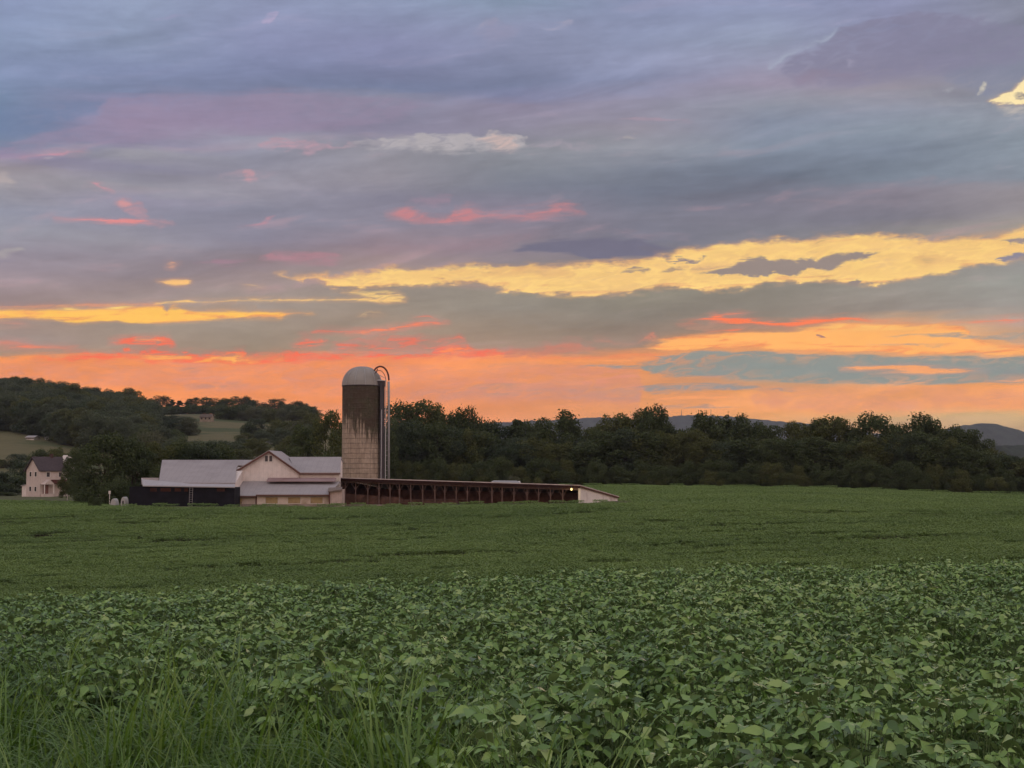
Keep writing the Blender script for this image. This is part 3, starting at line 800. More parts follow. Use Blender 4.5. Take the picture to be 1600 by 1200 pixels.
gm = bpy.data.materials.new('farmland')
gm.use_nodes = True
N = NT(gm.node_tree)
tcn = N.add('ShaderNodeTexCoord').outputs['Object']
sp = N.add('ShaderNodeSeparateXYZ'); N.link(tcn, sp.inputs[0])
ydist = N.math('SQRT', N.math('ADD', N.math('POWER', sp.outputs[0], 2.0), N.math('POWER', sp.outputs[1], 2.0)))
nA_ = N.noise(tcn, 0.9, 6, 0.65)
nB_ = N.noise(tcn, 0.012, 5, 0.55)
nC_ = N.noise(tcn, 0.12, 6, 0.65)
soil = N.mixc(N.rng(nA_, 0.35, 0.65), (0.030, 0.022, 0.014, 1), (0.055, 0.05, 0.022, 1))
turf = N.mixc(N.rng(nC_, 0.3, 0.7), (0.070, 0.080, 0.036, 1), (0.115, 0.120, 0.060, 1))
hay = N.mixc(N.rng(nC_, 0.3, 0.7), (0.105, 0.10, 0.048, 1), (0.135, 0.12, 0.06, 1))
past = N.mixc(N.rng(nB_, 0.43, 0.49), (0.065, 0.078, 0.034, 1), hay)
c = N.mixc(N.rng(ydist, 186, 190), soil, turf)
c = N.mixc(N.rng(ydist, 400, 440), c, past)
bsdf = N.add('ShaderNodeBsdfPrincipled')
N.link(c, bsdf.inputs['Base Color'])
bsdf.inputs['Roughness'].default_value = 0.95
bsdf.inputs['Specular IOR Level'].default_value = 0.1
b = N.add('ShaderNodeBump'); b.inputs['Distance'].default_value = 0.15
N.link(nA_, b.inputs['Height']); N.link(b.outputs[0], bsdf.inputs['Normal'])
N.link(bsdf.outputs[0], N.add('ShaderNodeOutputMaterial').inputs[0])
gme.materials.append(gm)

# ------------------------------------------------------------------ far wooded ridges
hill_m = mat('far_woodland', (0.035, 0.045, 0.030), 0.95, 0.35, 0.02, spec=0.05)


def ridge(name, dist, prof, depth, label, rough=2.0, seed=0):
    xs = np.arange(prof[0][0], prof[-1][0] + 1, 2.0)
    rows = np.interp(xs, [p[0] for p in prof], [p[1] for p in prof])
    v, f = [], []
    K = 16
    for i, (px, rw) in enumerate(zip(xs, rows)):
        a, b = ray(px, rw)
        nz = mnoise.fractal(Vector((px * 0.09, seed, 0)), 0.9, 2.0, 6) * rough * dist / F
        top = b * dist + nz
        for k in range(K + 1):
            t = k / K
            yy = dist - depth * 0.5 + depth * t
            s = math.sin(math.pi * min(1, max(0, t))) ** 0.8
            zz = -80 + (top + 80) * s + (mnoise.noise(Vector((px * 0.08, t * 9, seed))) * dist * 0.0012 if 0 < k < K and t < 0.45 else 0)
            v.append((a * dist, yy, zz))
    for i in range(len(xs) - 1):
        for k in range(K):
            p = i * (K + 1) + k
            f.append((p, p + K + 1, p + K + 2, p + 1))
    me = bpy.data.meshes.new(name); me.from_pydata(v, [], f); me.materials.append(hill_m)
    for p in me.polygons: p.use_smooth = True
    o = link(bpy.data.objects.new(name, me))
    return tag(o, label, kind='structure')


ridge('hills', 7200, [(-500, 700), (200, 690), (560, 676), (700, 668), (780, 660), (820, 658), (870, 656), (930, 652), (960, 653), (1000, 656), (1040, 651), (1085, 648), (1140, 651), (1180, 655), (1220, 659), (1260, 662), (1300, 668), (1360, 676), (1420, 684), (1500, 690), (1900, 700)], 1400, 'long blue wooded ridge on the horizon', 1.6, 1)
ridge('hills', 5600, [(1380, 700), (1440, 680), (1470, 671), (1500, 666), (1535, 661), (1550, 662), (1575, 669), (1600, 676), (1650, 684), (1720, 688), (2100, 700)], 1000, 'rounded blue hill on the horizon at the right', 1.6, 2)
ridge('hills', 2300, [(1420, 720), (1500, 704), (1560, 697), (1600, 695), (1680, 700), (2000, 712)], 500, 'low hazy wooded rise beyond the tree line at the right', 4, 3)

# ------------------------------------------------------------------ geometry-node instancer for uncountable plants
def scatter(name, pts, rot, scl, idx, sources, label):
    """pts (n,3), rot z angle, scale, source index -> one object of kind stuff"""
    coll = bpy.data.collections.new(name + '_sources')
    for k, s in enumerate(sources):
        s.name = '%s_source_%02d' % (name, k)
        coll.objects.link(s)
    me = bpy.data.meshes.new(name)
    me.from_pydata(pts.tolist(), [], [])
    for nm, typ, arr in (('rotz', 'FLOAT', rot), ('scl', 'FLOAT', scl), ('idx', 'INT', idx)):
        a = me.attributes.new(nm, typ, 'POINT')
        a.data.foreach_set('value', np.asarray(arr))
    o = link(bpy.data.objects.new(name, me))
    ng = bpy.data.node_groups.new(name, 'GeometryNodeTree')
    ng.interface.new_socket('Geometry', in_out='INPUT', socket_type='NodeSocketGeometry')
    ng.interface.new_socket('Geometry', in_out='OUTPUT', socket_type='NodeSocketGeometry')
    n = ng.nodes
    gi, go = n.new('NodeGroupInput'), n.new('NodeGroupOutput')
    ci = n.new('GeometryNodeCollectionInfo')
    ci.inputs['Collection'].default_value = coll
    ci.inputs['Separate Children'].default_value = True
    ci.inputs['Reset Children'].default_value = True
    ip = n.new('GeometryNodeInstanceOnPoints')
    ip.inputs['Pick Instance'].default_value = True

    def attr(nm, typ):
        a = n.new('GeometryNodeInputNamedAttribute'); a.data_type = typ
        a.inputs['Name'].default_value = nm
        return [s for s in a.outputs if s.enabled][0]
    cx = n.new('ShaderNodeCombineXYZ')
    ng.links.new(attr('rotz', 'FLOAT'), cx.inputs[2])
    e2r = n.new('FunctionNodeEulerToRotation')
    ng.links.new(cx.outputs[0], e2r.inputs[0])
    ng.links.new(gi.outputs[0], ip.inputs['Points'])
    ng.links.new(ci.outputs[0], ip.inputs['Instance'])
    ng.links.new(attr('idx', 'INT'), ip.inputs['Instance Index'])
    ng.links.new(e2r.outputs[0], ip.inputs['Rotation'])
    ng.links.new(attr('scl', 'FLOAT'), ip.inputs['Scale'])
    ng.links.new(ip.outputs[0], go.inputs[0])
    md = o.modifiers.new('scatter', 'NODES')
    md.node_group = ng
    return tag(o, label, kind='stuff')


def raw(name, v, f, m, smooth=True):
    me = bpy.data.meshes.new(name)
    me.from_pydata([tuple(p) for p in v], [], f)
    me.materials.append(m)
    if smooth:
        me.polygons.foreach_set('use_smooth', [True] * len(me.polygons))
    me.update()
    return bpy.data.objects.new(name, me)


# ------------------------------------------------------------------ soybean plants
LEAF_K = 1.0
def lk(c): return tuple(v * LEAF_K for v in c)
soy_m = leaf_mat('soybean_leaf', [tuple(v * 1.22 for v in c) for c in ((0.022, 0.056, 0.011), (0.046, 0.106, 0.018), (0.088, 0.180, 0.031), (0.150, 0.260, 0.055), (0.240, 0.330, 0.110))], 0.14, 0.36, 0.5, tscale=2.0, patchy=0.8, under=(0.12, 0.19, 0.08))
soyfar_m = leaf_mat('soybean_canopy', [lk(c) for c in ((0.120, 0.192, 0.060), (0.154, 0.238, 0.074), (0.186, 0.276, 0.088), (0.225, 0.318, 0.108))], 0.30, 0.6, 0.25, tscale=0.5, patchy=1.3, isl=0.30, obj=0.04)
stem_m = mat('green_stem', (0.09, 0.12, 0.035), 0.7, 0.3, 8)


def leaflet(v, f, base, dirv, nrm, L, Wd, fold, droop):
    """ovate leaflet, folded along its midrib and curling down at the tip"""
    d = dirv.normalized(); s = d.cross(nrm).normalized(); n = s.cross(d).normalized()
    prof = [(0.0, 0.05), (0.15, 0.72), (0.36, 1.0), (0.70, 0.56), (1.0, 0.02)]
    i0 = len(v)
    for t, w in prof:
        c = base + d * (L * t) - n * (droop * L * t * t)
        e = Wd * 0.5 * w
        v.append(c - s * e + n * (fold * e)); v.append(c); v.append(c + s * e + n * (fold * e))
    for k in range(len(prof) - 1):
        a = i0 + 3 * k
        f.append((a, a + 1, a + 4, a + 3)); f.append((a + 1, a + 2, a + 5, a + 4))


def stem(v, f, a, b, r0, r1):
    d = (b - a).normalized()
    s = d.cross(Vector((0.3, 0.9, 0.2))).normalized(); t = s.cross(d)
    i = len(v)
    for p, r in ((a, r0), (b, r1)):
        for k in range(3):
            an = 2.094 * k
            v.append(p + (s * math.cos(an) + t * math.sin(an)) * r)
    for k in range(3):
        k2 = (k + 1) % 3
        f.append((i + k, i + k2, i + 3 + k2, i + 3 + k))


def soy_plant(seed, n=64):
    """a bushy clump: leaves ride on petioles over a dome, the inside stays open and dark"""
    q = random.Random(seed)
    v, f = [], []
    RX, HT_ = q.uniform(.25, .35), q.uniform(.62, .84)
    for k in range(3):
        a0 = k * 2.1 + q.uniform(-.3, .3)
        stem(v, f, Vector((0, 0, 0)), Vector((math.cos(a0) * .12, math.sin(a0) * .12, HT_ * .85)), 0.006, 0.003)
    for k in range(n):
        an = k * 2.4 + q.uniform(-.6, .6)
        t = math.sqrt((k + .5) / n)                       # 0 centre of the dome .. 1 skirt
        rr = RX * t * q.uniform(.8, 1.15)
        hh = HT_ * (1 - .62 * t ** 2.4) * q.uniform(.88, 1.08)
        o = Vector((math.cos(an), math.sin(an), 0))
        b = o * rr + Vector((0, 0, hh))
        a = o * rr * .35 + Vector((0, 0, hh * .62))
        stem(v, f, a, b, 0.0024, 0.0016)
        out = t * 1.1
        nrm = (Vector((0, 0, 1)) + o * out * q.uniform(.2, 1.2) + Vector((q.gauss(0, .35), q.gauss(0, .35), 0))).normalized()
        L = q.uniform(0.050, 0.096) * (0.62 if q.random() < .15 else 1)
        young = t < .35
        for da in (0, 1.2, -1.2):
            tl = q.uniform(-.2, .7) if young and q.random() < .5 else -out * q.uniform(.1, .9) + q.uniform(-.35, .35)
            dd = Vector((math.cos(an + da), math.sin(an + da), tl))
            st_ = b + (o * 0.022 if da == 0 else Vector((0, 0, 0)))
            nn = (nrm + Vector((q.gauss(0, .35), q.gauss(0, .35), 0))).normalized()
            leaflet(v, f, st_, dd, nn, L * q.uniform(.8, 1.1), L * q.uniform(.48, .64), q.uniform(0.0, 0.7), q.uniform(-.1, 0.45))
    return raw('soy', v, f, soy_m)


def canopy_tile(seed, size, n, card):
    """a square of closed crop canopy seen from afar: folded leaves over an uneven top"""
    q = random.Random(seed)
    v, f = [], []
    for k in range(n):
        x, y = q.uniform(-.5, .5) * size, q.uniform(-.5, .5) * size
        h = 0.70 + 0.16 * mnoise.noise(Vector((x * 2.6, y * 2.6, seed))) + q.gauss(0, .035)
        lvl = q.random()
        if lvl < 0.35:
            h -= q.uniform(0.08, 0.35)
        an = q.uniform(0, 6.283)
        L = card * q.uniform(.75, 1.35)
        d = Vector((math.cos(an), math.sin(an), q.uniform(-.5, .2)))
        nr = Vector((q.gauss(0, .4), q.gauss(0, .4), 1)).normalized()
        s = d.cross(nr).normalized(); n2 = s.cross(d).normalized()
        c = Vector((x, y, h)); fo = q.uniform(0.0, .4)
        i = len(v)
        v += [c - d * L * .5, c - s * L * .36 + n2 * L * .3 * fo, c + d * L * .5 - n2 * L * .12, c + s * L * .36 + n2 * L * .3 * fo]
        f += [(i, i + 1, i + 2), (i, i + 2, i + 3)]
    return raw('tile', v, f, soyfar_m, False)


def nz2(x, y, sx, sy, seed, octv=3):
    out = np.empty(len(x))
    for i in range(len(x)):
        out[i] = mnoise.fractal(Vector((x[i] * sx, y[i] * sy, seed)), 1.0, 2.0, octv)
    return out


def grid_pts(y0, y1, step, umax, jit=0.5, margin=3.0):
    P = []
    y = y0
    while y < y1:
        w = umax * y + margin
        xs = np.arange(-w, w, step)
        P.append(np.stack([xs, np.full(len(xs), y)], 1))
        y += step
    P = np.concatenate(P)
    P += nrs.uniform(-jit, jit, P.shape) * step
    return P


# near crop: every plant with its own leaves
P = grid_pts(4.2, 50.0, 0.43, 0.50, 0.42)
P = P[is_crop(P[:, 0], P[:, 1])]
gap = nz2(P[:, 0], P[:, 1], 0.8, 1.3, 3.0, 4)
hgt = nz2(P[:, 0], P[:, 1], 0.35, 0.5, 9.0) + 0.8 * nz2(P[:, 0], P[:, 1], 0.9, 1.1, 19.0, 2)
ed = P[:, 1] - crop_edge(P[:, 0] / P[:, 1])
keep = ~((gap > np.where(P[:, 1] < 16, 0.20, 0.30)) & (P[:, 1] < 30)) & (nrs.rand(len(P)) > np.where(ed < 0.6, 0.35, 0.0))
P, gap, hgt = P[keep], gap[keep], hgt[keep]
sc = np.clip(1.08 + 0.22 * hgt + nrs.normal(0, 0.14, len(P)) - 0.25 * np.clip(gap - 0.2, 0, 1), 0.6, 1.25)
Z = ground(P[:, 0], P[:, 1])
scatter('soybean_plants', np.column_stack([P, Z]), nrs.uniform(0, 6.28, len(P)), sc, nrs.randint(0, 8, len(P)),
        [soy_plant(100 + k, 66) for k in range(8)], 'leafy green soybean plants of the near rise')

# middle and far crop
mid = []
for (y0, y1, st_, n_s) in ((48.0, 110.0, 0.95, 0), (110.0, 200.0, 1.35, 1), (200.0, 347.0, 2.2, 2)):
    Q = grid_pts(y0, y1, st_, 0.50, 0.5, 8)
    Q = Q[is_crop(Q[:, 0], Q[:, 1])]
    mid.append((Q, st_, n_s))
MP, MS, MI = [], [], []
for Q, st_, n_s in mid:
    x, y = Q[:, 0], Q[:, 1]
    # shallow washes and wheel tracks running across the slope, where the crop stands lower
    w1 = nz2(x + 0.5 * y, y - 0.14 * x, 0.055, 0.26, 21.0, 4)
    w2 = nz2(x, y - 0.1 * x, 0.09, 0.45, 5.0, 3)
    w3 = nz2(x, y, 0.02, 0.055, 71.0, 2)
    amp = np.clip((190 - y) / 40, 0, 1)
    low = np.clip((w1 - 0.25) * 6, 0, 1) * amp
    z = ground(x, y) - 0.7 * low + (0.09 * w2 + 0.22 * w3) * amp
    s = 1.0 + 0.06 * w2 * amp + nrs.normal(0, .03, len(x))
    kp = nrs.rand(len(x)) > 0.8 * low
    MP.append(np.column_stack([x, y, z])[kp]); MS.append(s[kp]); MI.append((nrs.randint(0, 4, len(x)) + 4 * n_s)[kp])
MP, MS, MI = np.concatenate(MP), np.concatenate(MS), np.concatenate(MI)
src = [canopy_tile(200 + k, 1.25, 380, 0.10) for k in range(4)] + [canopy_tile(210 + k, 1.8, 480, 0.115) for k in range(4)] + [canopy_tile(220 + k, 3.0, 560, 0.19) for k in range(4)]
scatter('soybean_field', MP, nrs.choice([0, 1.5708, 3.1416, 4.7124], len(MP)) + nrs.normal(0, .2, len(MP)), MS, MI, src,
        'green soybean field rolling away to the farm')

# ------------------------------------------------------------------ verge grass in the foreground
grass_m = leaf_mat('verge_grass', [(0.036, 0.084, 0.014), (0.072, 0.155, 0.026), (0.112, 0.220, 0.040), (0.200, 0.310, 0.085)], 0.35, 0.42, 0.4, tscale=1.0)


def tuft(seed, n, h0, h1, wd, lean):
    q = random.Random(seed)
    v, f = [], []
    for k in range(n):
        an, r = q.uniform(0, 6.283), q.uniform(0, .11)
        b = Vector((math.cos(an) * r, math.sin(an) * r, 0))
        an2 = an + q.gauss(0, .8)
        o = Vector((math.cos(an2), math.sin(an2), 0)); s = Vector((-o.y, o.x, 0))
        H, le = q.uniform(h0, h1), q.uniform(.25, lean)
        w = wd * q.uniform(.7, 1.3)
        i = len(v); K = 6
        for j in range(K + 1):
            t = j / K
            p = b + Vector((0, 0, 1)) * H * (t - le * 0.62 * t ** 3) + o * (H * le * 0.95 * t ** 2.0)
            ww = w * (1 - t ** 1.6) * .5 + .0004
            v.append(p - s * ww); v.append(p + s * ww)
        for j in range(K):
            a = i + 2 * j
            f.append((a, a + 1, a + 3, a + 2))
    return raw('tuft', v, f, grass_m)


Q = grid_pts(3.2, 15.5, 0.12, 0.46, 0.6, 1.0)
u = Q[:, 0] / Q[:, 1]
dd = Q[:, 1] - crop_edge(u)
nn = nz2(Q[:, 0], Q[:, 1], 0.8, 0.8, 33.0)
nl = nz2(Q[:, 0], Q[:, 1], 0.28, 0.4, 51.0, 2)
p_keep = np.where(dd < 0.0, 0.8, np.clip(0.52 - dd * 0.13 + 0.6 * nl, 0.0, 1)) * np.where(u < -0.02, 1.0, np.clip(1 - (u + 0.02) * 6, 0.10, 1)) * np.clip(0.9 + nn, .2, 1)
kp = nrs.rand(len(Q)) < p_keep
Q, dd, nn = Q[kp], dd[kp], nn[kp]
sc = np.clip(1.05 + 0.45 * nn + 0.26 * np.clip(dd + 2.5, 0, 3.2) + nrs.normal(0, .15, len(Q)), .55, 1.75)
scatter('verge_grass', np.column_stack([Q, ground(Q[:, 0], Q[:, 1]) - .01]), nrs.uniform(0, 6.28, len(Q)), sc, np.where(nrs.rand(len(Q)) < .28, nrs.randint(4, 6, len(Q)), nrs.randint(0, 4, len(Q))),
        [tuft(300 + k, 18, .28, .70, .011, 1.35) for k in range(4)] + [tuft(310 + k, 8, .45, .85, .014, 1.1) for k in range(2)],
        'long green grass and weeds growing along the field edge')

# ------------------------------------------------------------------ trees
TREE_COLS = {
    'dark': [(0.034, 0.050, 0.022), (0.046, 0.066, 0.028), (0.060, 0.084, 0.034), (0.080, 0.104, 0.042)],
    'olive': [(0.046, 0.060, 0.022), (0.062, 0.078, 0.028), (0.082, 0.098, 0.034), (0.106, 0.120, 0.044)],
    'blue': [(0.032, 0.050, 0.030), (0.042, 0.064, 0.036), (0.054, 0.078, 0.042), (0.068, 0.092, 0.050)],
    'hill': [(0.046, 0.066, 0.040), (0.058, 0.080, 0.048), (0.074, 0.098, 0.058), (0.094, 0.118, 0.068)],  # paler, bluer leaves: distance haze put into the foliage colour
    'pale': [(0.06, 0.075, 0.04), (0.075, 0.09, 0.05), (0.09, 0.105, 0.06), (0.11, 0.12, 0.07)],
}
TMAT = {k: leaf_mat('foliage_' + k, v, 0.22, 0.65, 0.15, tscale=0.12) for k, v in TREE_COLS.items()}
bark = mat('bark', (0.05, 0.038, 0.028), 0.9, 0.4, 4, bump=0.05)


def tree_meshes(seed, kind, n, leaf, shape):
    """unit-height tree: crown of leaf clumps on uneven lobes, tapered trunk with limbs"""
    q = np.random.RandomState(seed)
    lobes = []
    if shape == 'round':
        for k in q.permutation(42):
            a, t = len(lobes) * 2.39996 + q.uniform(-.6, .6), (k + q.uniform(0, 1)) / 42
            zz = 0.12 + 0.78 * t
            R0 = 0.32 * math.sqrt(max(0.05, 1 - ((zz - 0.48) / 0.52) ** 2))
            r = R0 * math.sqrt(q.uniform(.08, 1.0))
            lobes.append((r * math.cos(a), r * math.sin(a), zz, q.uniform(.07, .135), q.uniform(.6, .9)))
    elif shape == 'tall':
        for k in q.permutation(38):
            a, t = len(lobes) * 2.39996 + q.uniform(-.6, .6), (k + q.uniform(0, 1)) / 38
            zz = 0.10 + 0.80 * t
            R0 = 0.21 * math.sqrt(max(0.04, 1 - ((zz - 0.5) / 0.5) ** 2))
            r = R0 * q.uniform(.3, 1.0)
            lobes.append((r * math.cos(a), r * math.sin(a), zz, q.uniform(.06, .11), q.uniform(.7, 1.1)))
    elif shape == 'spiky':
        for k in q.permutation(38):
            a, t = len(lobes) * 2.39996 + q.uniform(-.6, .6), (k + q.uniform(0, 1)) / 38
            zz = 0.1 + 0.82 * t
            R0 = 0.30 * math.sqrt(max(0.03, 1 - ((zz - 0.45) / 0.52) ** 2))
            r = R0 * q.uniform(.3, 1.0)
            lobes.append((r * math.cos(a), r * math.sin(a), zz, q.uniform(.045, .10), q.uniform(1.0, 1.7)))
    elif shape == 'cone':
        for k in q.permutation(30):
            a, t = len(lobes) * 2.39996 + q.uniform(-.6, .6), (k + q.uniform(0, 1)) / 30
            zz = 0.08 + 0.86 * t
            r = 0.24 * (1 - t) ** 0.8 * q.uniform(.3, 1.0)
            lobes.append((r * math.cos(a), r * math.sin(a), zz, q.uniform(.04, .09) * (1.2 - .6 * t), .7))
    elif shape == 'bush':
        for k in q.permutation(22):
            a, t = len(lobes) * 2.39996 + q.uniform(-.6, .6), (k + q.uniform(0, 1)) / 22
            zz = 0.12 + 0.66 * t
            R0 = 0.62 * math.sqrt(max(0.05, 1 - (zz / 0.95) ** 2))
            r = R0 * q.uniform(.2, 1.0)
            lobes.append((r * math.cos(a), r * math.sin(a), zz, q.uniform(.13, .24), q.uniform(.7, 1.0)))
    L = np.array(lobes)
    w = L[:, 3] ** 2; w /= w.sum()
    li = q.choice(len(L), n, p=w)
    d = q.normal(size=(n, 3)); d /= np.linalg.norm(d, axis=1)[:, None]
    rr = L[li, 3] * np.clip(q.normal(0.92, .17, n), .3, 1.35)
    # twigs beyond the lobes break the outline
    tw = q.rand(n) < 0.07
    rr[tw] *= q.uniform(1.1, 1.45, tw.sum())
    c = L[li, :3] + d * rr[:, None] * np.stack([np.ones(n), np.ones(n), L[li, 4]], 1)
    c[:, 2] = np.clip(c[:, 2], 0.02, None)
    top = c[:, 2].max()
    c[:, 2] /= top
    nr = d * .7 + q.normal(size=(n, 3)) * .6
    nr /= np.linalg.norm(nr, axis=1)[:, None]
    t1 = np.cross(nr, q.normal(size=(n, 3))); t1 /= np.linalg.norm(t1, axis=1)[:, None]
    t2 = np.cross(nr, t1)
    s1 = (leaf * q.uniform(.5, 1.5, n))[:, None]; s2 = (leaf * q.uniform(.35, 1.0, n))[:, None]
    V = np.stack([c - t1 * s1, c - t2 * s2 + nr * s2 * .35, c + t1 * s1, c + t2 * s2 + nr * s2 * .35], 1).reshape(-1, 3)
    Fc = [(4 * i, 4 * i + 1, 4 * i + 2, 4 * i + 3) for i in range(n)]
    cm = raw('crown', V, Fc, TMAT[kind], False).data
    m = MB()
    h = 0.62 if shape in ('tall', 'cone') else 0.5
    m.tube([(0, 0, -0.03), (0.004, 0, .1), (-.004, .004, .3), (.003, 0, h)], [.026, .019, .014, .006], 8)
    for k in range(9):
        lo = L[q.randint(len(L))]
        z0 = q.uniform(.16, .45)
        m.tube([(0, 0, z0), (lo[0] * .5, lo[1] * .5, z0 + (lo[2] - z0) * .55), (lo[0] * .95, lo[1] * .95, lo[2])], [.008, .005, .002], 5)
    to = m.build('trunk', bark); tm = to.data
    bpy.data.objects.remove(to)
    ex = float(np.percentile(np.abs(c[:, 0]), 96))
    return cm, tm, ex


TREES = {}
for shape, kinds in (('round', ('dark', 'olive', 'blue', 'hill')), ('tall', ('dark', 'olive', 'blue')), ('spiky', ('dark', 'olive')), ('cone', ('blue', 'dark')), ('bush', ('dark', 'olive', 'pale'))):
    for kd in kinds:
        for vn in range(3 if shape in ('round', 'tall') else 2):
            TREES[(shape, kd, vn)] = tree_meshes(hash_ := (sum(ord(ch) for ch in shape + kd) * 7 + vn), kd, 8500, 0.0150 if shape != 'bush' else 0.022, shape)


def plant_tree(px, d, toprow, halfw, shape, kd, vn=None, label=None, group=None, name='deciduous_tree', cat='tree', minh=None):
    """one tree: bearing, distance, row of its top, half width in photo pixels"""
    x = (px - 800) / F * d
    z0 = gz(x, d)
    H = zat(toprow, d, px) - z0
    if minh: H = max(H, minh)
    vs = [k for k in TREES if k[0] == shape and k[1] == kd] or [k for k in TREES if k[0] == shape]
    cm, tm, ex = TREES[vs[(vn if vn is not None else rnd.randrange(99)) % len(vs)]]
    t = empty(name, (x, d, z0), label, cat, group)
    t.rotation_euler = (0, 0, rnd.uniform(0, 6.283))
    ws = halfw / F * d / ex
    for nm, me in (('crown', cm), ('trunk', tm)):
        o = link(bpy.data.objects.new(nm, me), t)
        o.scale = (ws, ws, H) if nm == 'crown' else (min(ws, H), min(ws, H), H)
    return t


# ---- skyline trees of the line beyond the field
SKY = [
 (632, 372, 628, 30, 'round', 'dark', 'broad rounded dark tree rising directly right of the silo'),
 (664, 376, 630, 28, 'round', 'olive', 'high dome-topped tree second to the right of the silo'),
 (692, 378, 641, 22, 'round', 'dark', 'shoulder-like lower tree third to the right of the silo'),
 (722, 370, 634, 20, 'spiky', 'dark', 'open twiggy-topped tree where the high clump right of the silo ends'),
 (748, 382, 656, 22, 'tall', 'dark', 'plain tree just below the twiggy-topped one in the skyline dip'),
 (776, 384, 659, 24, 'round', 'blue', 'low rounded tree on the left side of the skyline dip'),
 (806, 380, 657, 18, 'cone', 'dark', 'small pointed tree in the middle of the skyline dip'),
 (832, 384, 661, 22, 'round', 'dark', 'low flat-topped tree left of the spiky tree over the lit lamp'),
 (872, 366, 645, 25, 'spiky', 'dark', 'spiky-topped tree standing alone above the lit lamp of the shed'),
 (908, 384, 667, 20, 'round', 'dark', 'low tree under the blue ridge right of the spiky lone tree'),
 (938, 380, 664, 18, 'round', 'olive', 'small sloping tree at the left foot of the tall two-part clump'),
 (964, 372, 650, 24, 'spiky', 'olive', 'left tree of the tall two-part clump above the shed tip'),
 (990, 374, 643, 24, 'round', 'olive', 'middle tree of the tall clump above the shed tip'),
 (1020, 368, 635, 22, 'spiky', 'dark', 'tallest narrow tree crowning the clump above the shed tip'),
 (1048, 382, 659, 14, 'tall', 'dark', 'thin ragged tree right of the tallest clump'),
 (1076, 384, 668, 18, 'round', 'dark', 'low tree in the notch showing the blue ridge behind'),
 (1106, 370, 647, 23, 'round', 'dark', 'left of the twin round trees before the ridge masts'),
 (1144, 372, 649, 23, 'spiky', 'dark', 'right of the twin round trees before the ridge'),
 (1170, 384, 667, 16, 'round', 'dark', 'low tree linking the twin trees to the arched one'),
 (1192, 370, 659, 20, 'round', 'dark', 'arched tree leaning over a gap of blue ridge'),
 (1214, 386, 682, 14, 'tall', 'dark', 'lowest tree in the deep gap before the ridge end'),
 (1242, 372, 660, 20, 'round', 'olive', 'first rounded tree right of the deep gap'),
 (1270, 376, 656, 20, 'round', 'dark', 'second tree right of the deep gap with even top'),
 (1292, 372, 651, 18, 'tall', 'olive', 'peaked tree in the olive clump right of the deep gap'),
 (1318, 370, 653, 18, 'spiky', 'olive', 'last tree of the olive clump, ragged top'),
 (1342, 384, 676, 16, 'round', 'dark', 'low tree filling the dip before the dense dark one'),
 (1368, 366, 646, 28, 'round', 'dark', 'dense dark ball-topped tree right of the olive clump'),
 (1396, 378, 662, 18, 'round', 'dark', 'shoulder tree behind the dense dark ball-topped one'),
 (1424, 378, 667, 18, 'spiky', 'dark', 'small ragged tree left of the highest right-hand tree'),
 (1446, 368, 648, 24, 'spiky', 'dark', 'highest right-hand tree with knobbly open top'),
 (1474, 376, 670, 20, 'round', 'olive', 'lower tree right of the knobbly-topped tree'),
 (1500, 372, 668, 22, 'round', 'dark', 'flat-topped tree against the rounded blue hill'),
 (1528, 374, 677, 20, 'spiky', 'dark', 'sloping ragged tree where the line drops to the right'),
 (1550, 372, 703, 18, 'round', 'olive', 'low tree at the foot of the dropping line'),
 (1574, 366, 717, 20, 'round', 'olive', 'last low rounded tree at the right edge'),
 (1604, 372, 714, 18, 'round', 'olive', 'partly cut-off pale olive tree at the very right edge'),
]
for i, (px, d, tr, hw, sh, kd, lb) in enumerate(SKY):
    plant_tree(px, d, tr - (5 if hw >= 22 else 2), hw * 1.34, sh, kd, i, lb, 'trees of the line beyond the field')
# trees filling the dark body of the line
q = random.Random(5)
px = 606
while px < 1860:
    top = np.interp(px, [600, 700, 760, 860, 1000, 1200, 1340, 1440, 1540, 1640], [655, 664, 680, 682, 672, 686, 680, 678, 700, 722])
    plant_tree(px, q.uniform(356, 363), top + q.uniform(-8, 10), q.uniform(20, 30), q.choice(['round', 'round', 'round', 'tall']), q.choice(['dark', 'dark', 'olive', 'blue']), None,
               'dark leafy tree in the shaded body of the line beyond the field', 'trees filling the line beyond the field')
    px += q.uniform(15, 21)
px = 608
while px < 1860:
    top = np.interp(px, [600, 900, 1200, 1400, 1640], [718, 722, 726, 722, 742])
    plant_tree(px, q.uniform(350, 354), top + q.uniform(-10, 12), q.uniform(13, 20), 'bush', q.choice(['dark', 'dark', 'olive']), None,
               'shaggy bush at the foot of the tree line beyond the field', 'bushes at the foot of the tree line', 'bush', 'bush')
    px += q.uniform(13, 19)
for (px, d, tr, hw, kd, lb) in ((1232, 349, 738, 14, 'olive', 'yellowish bush at the foot of the tree line under the deep gap'), (805, 262, 740, 12, 'pale', 'pale grey-green bush behind the white roofed shed'), (838, 270, 744, 10, 'olive', 'small yellowish bush behind the long red shed, left of the lamp')):
    plant_tree(px, d, tr, hw, 'bush', kd, 0, lb, None, 'bush', 'bush', 3.0)

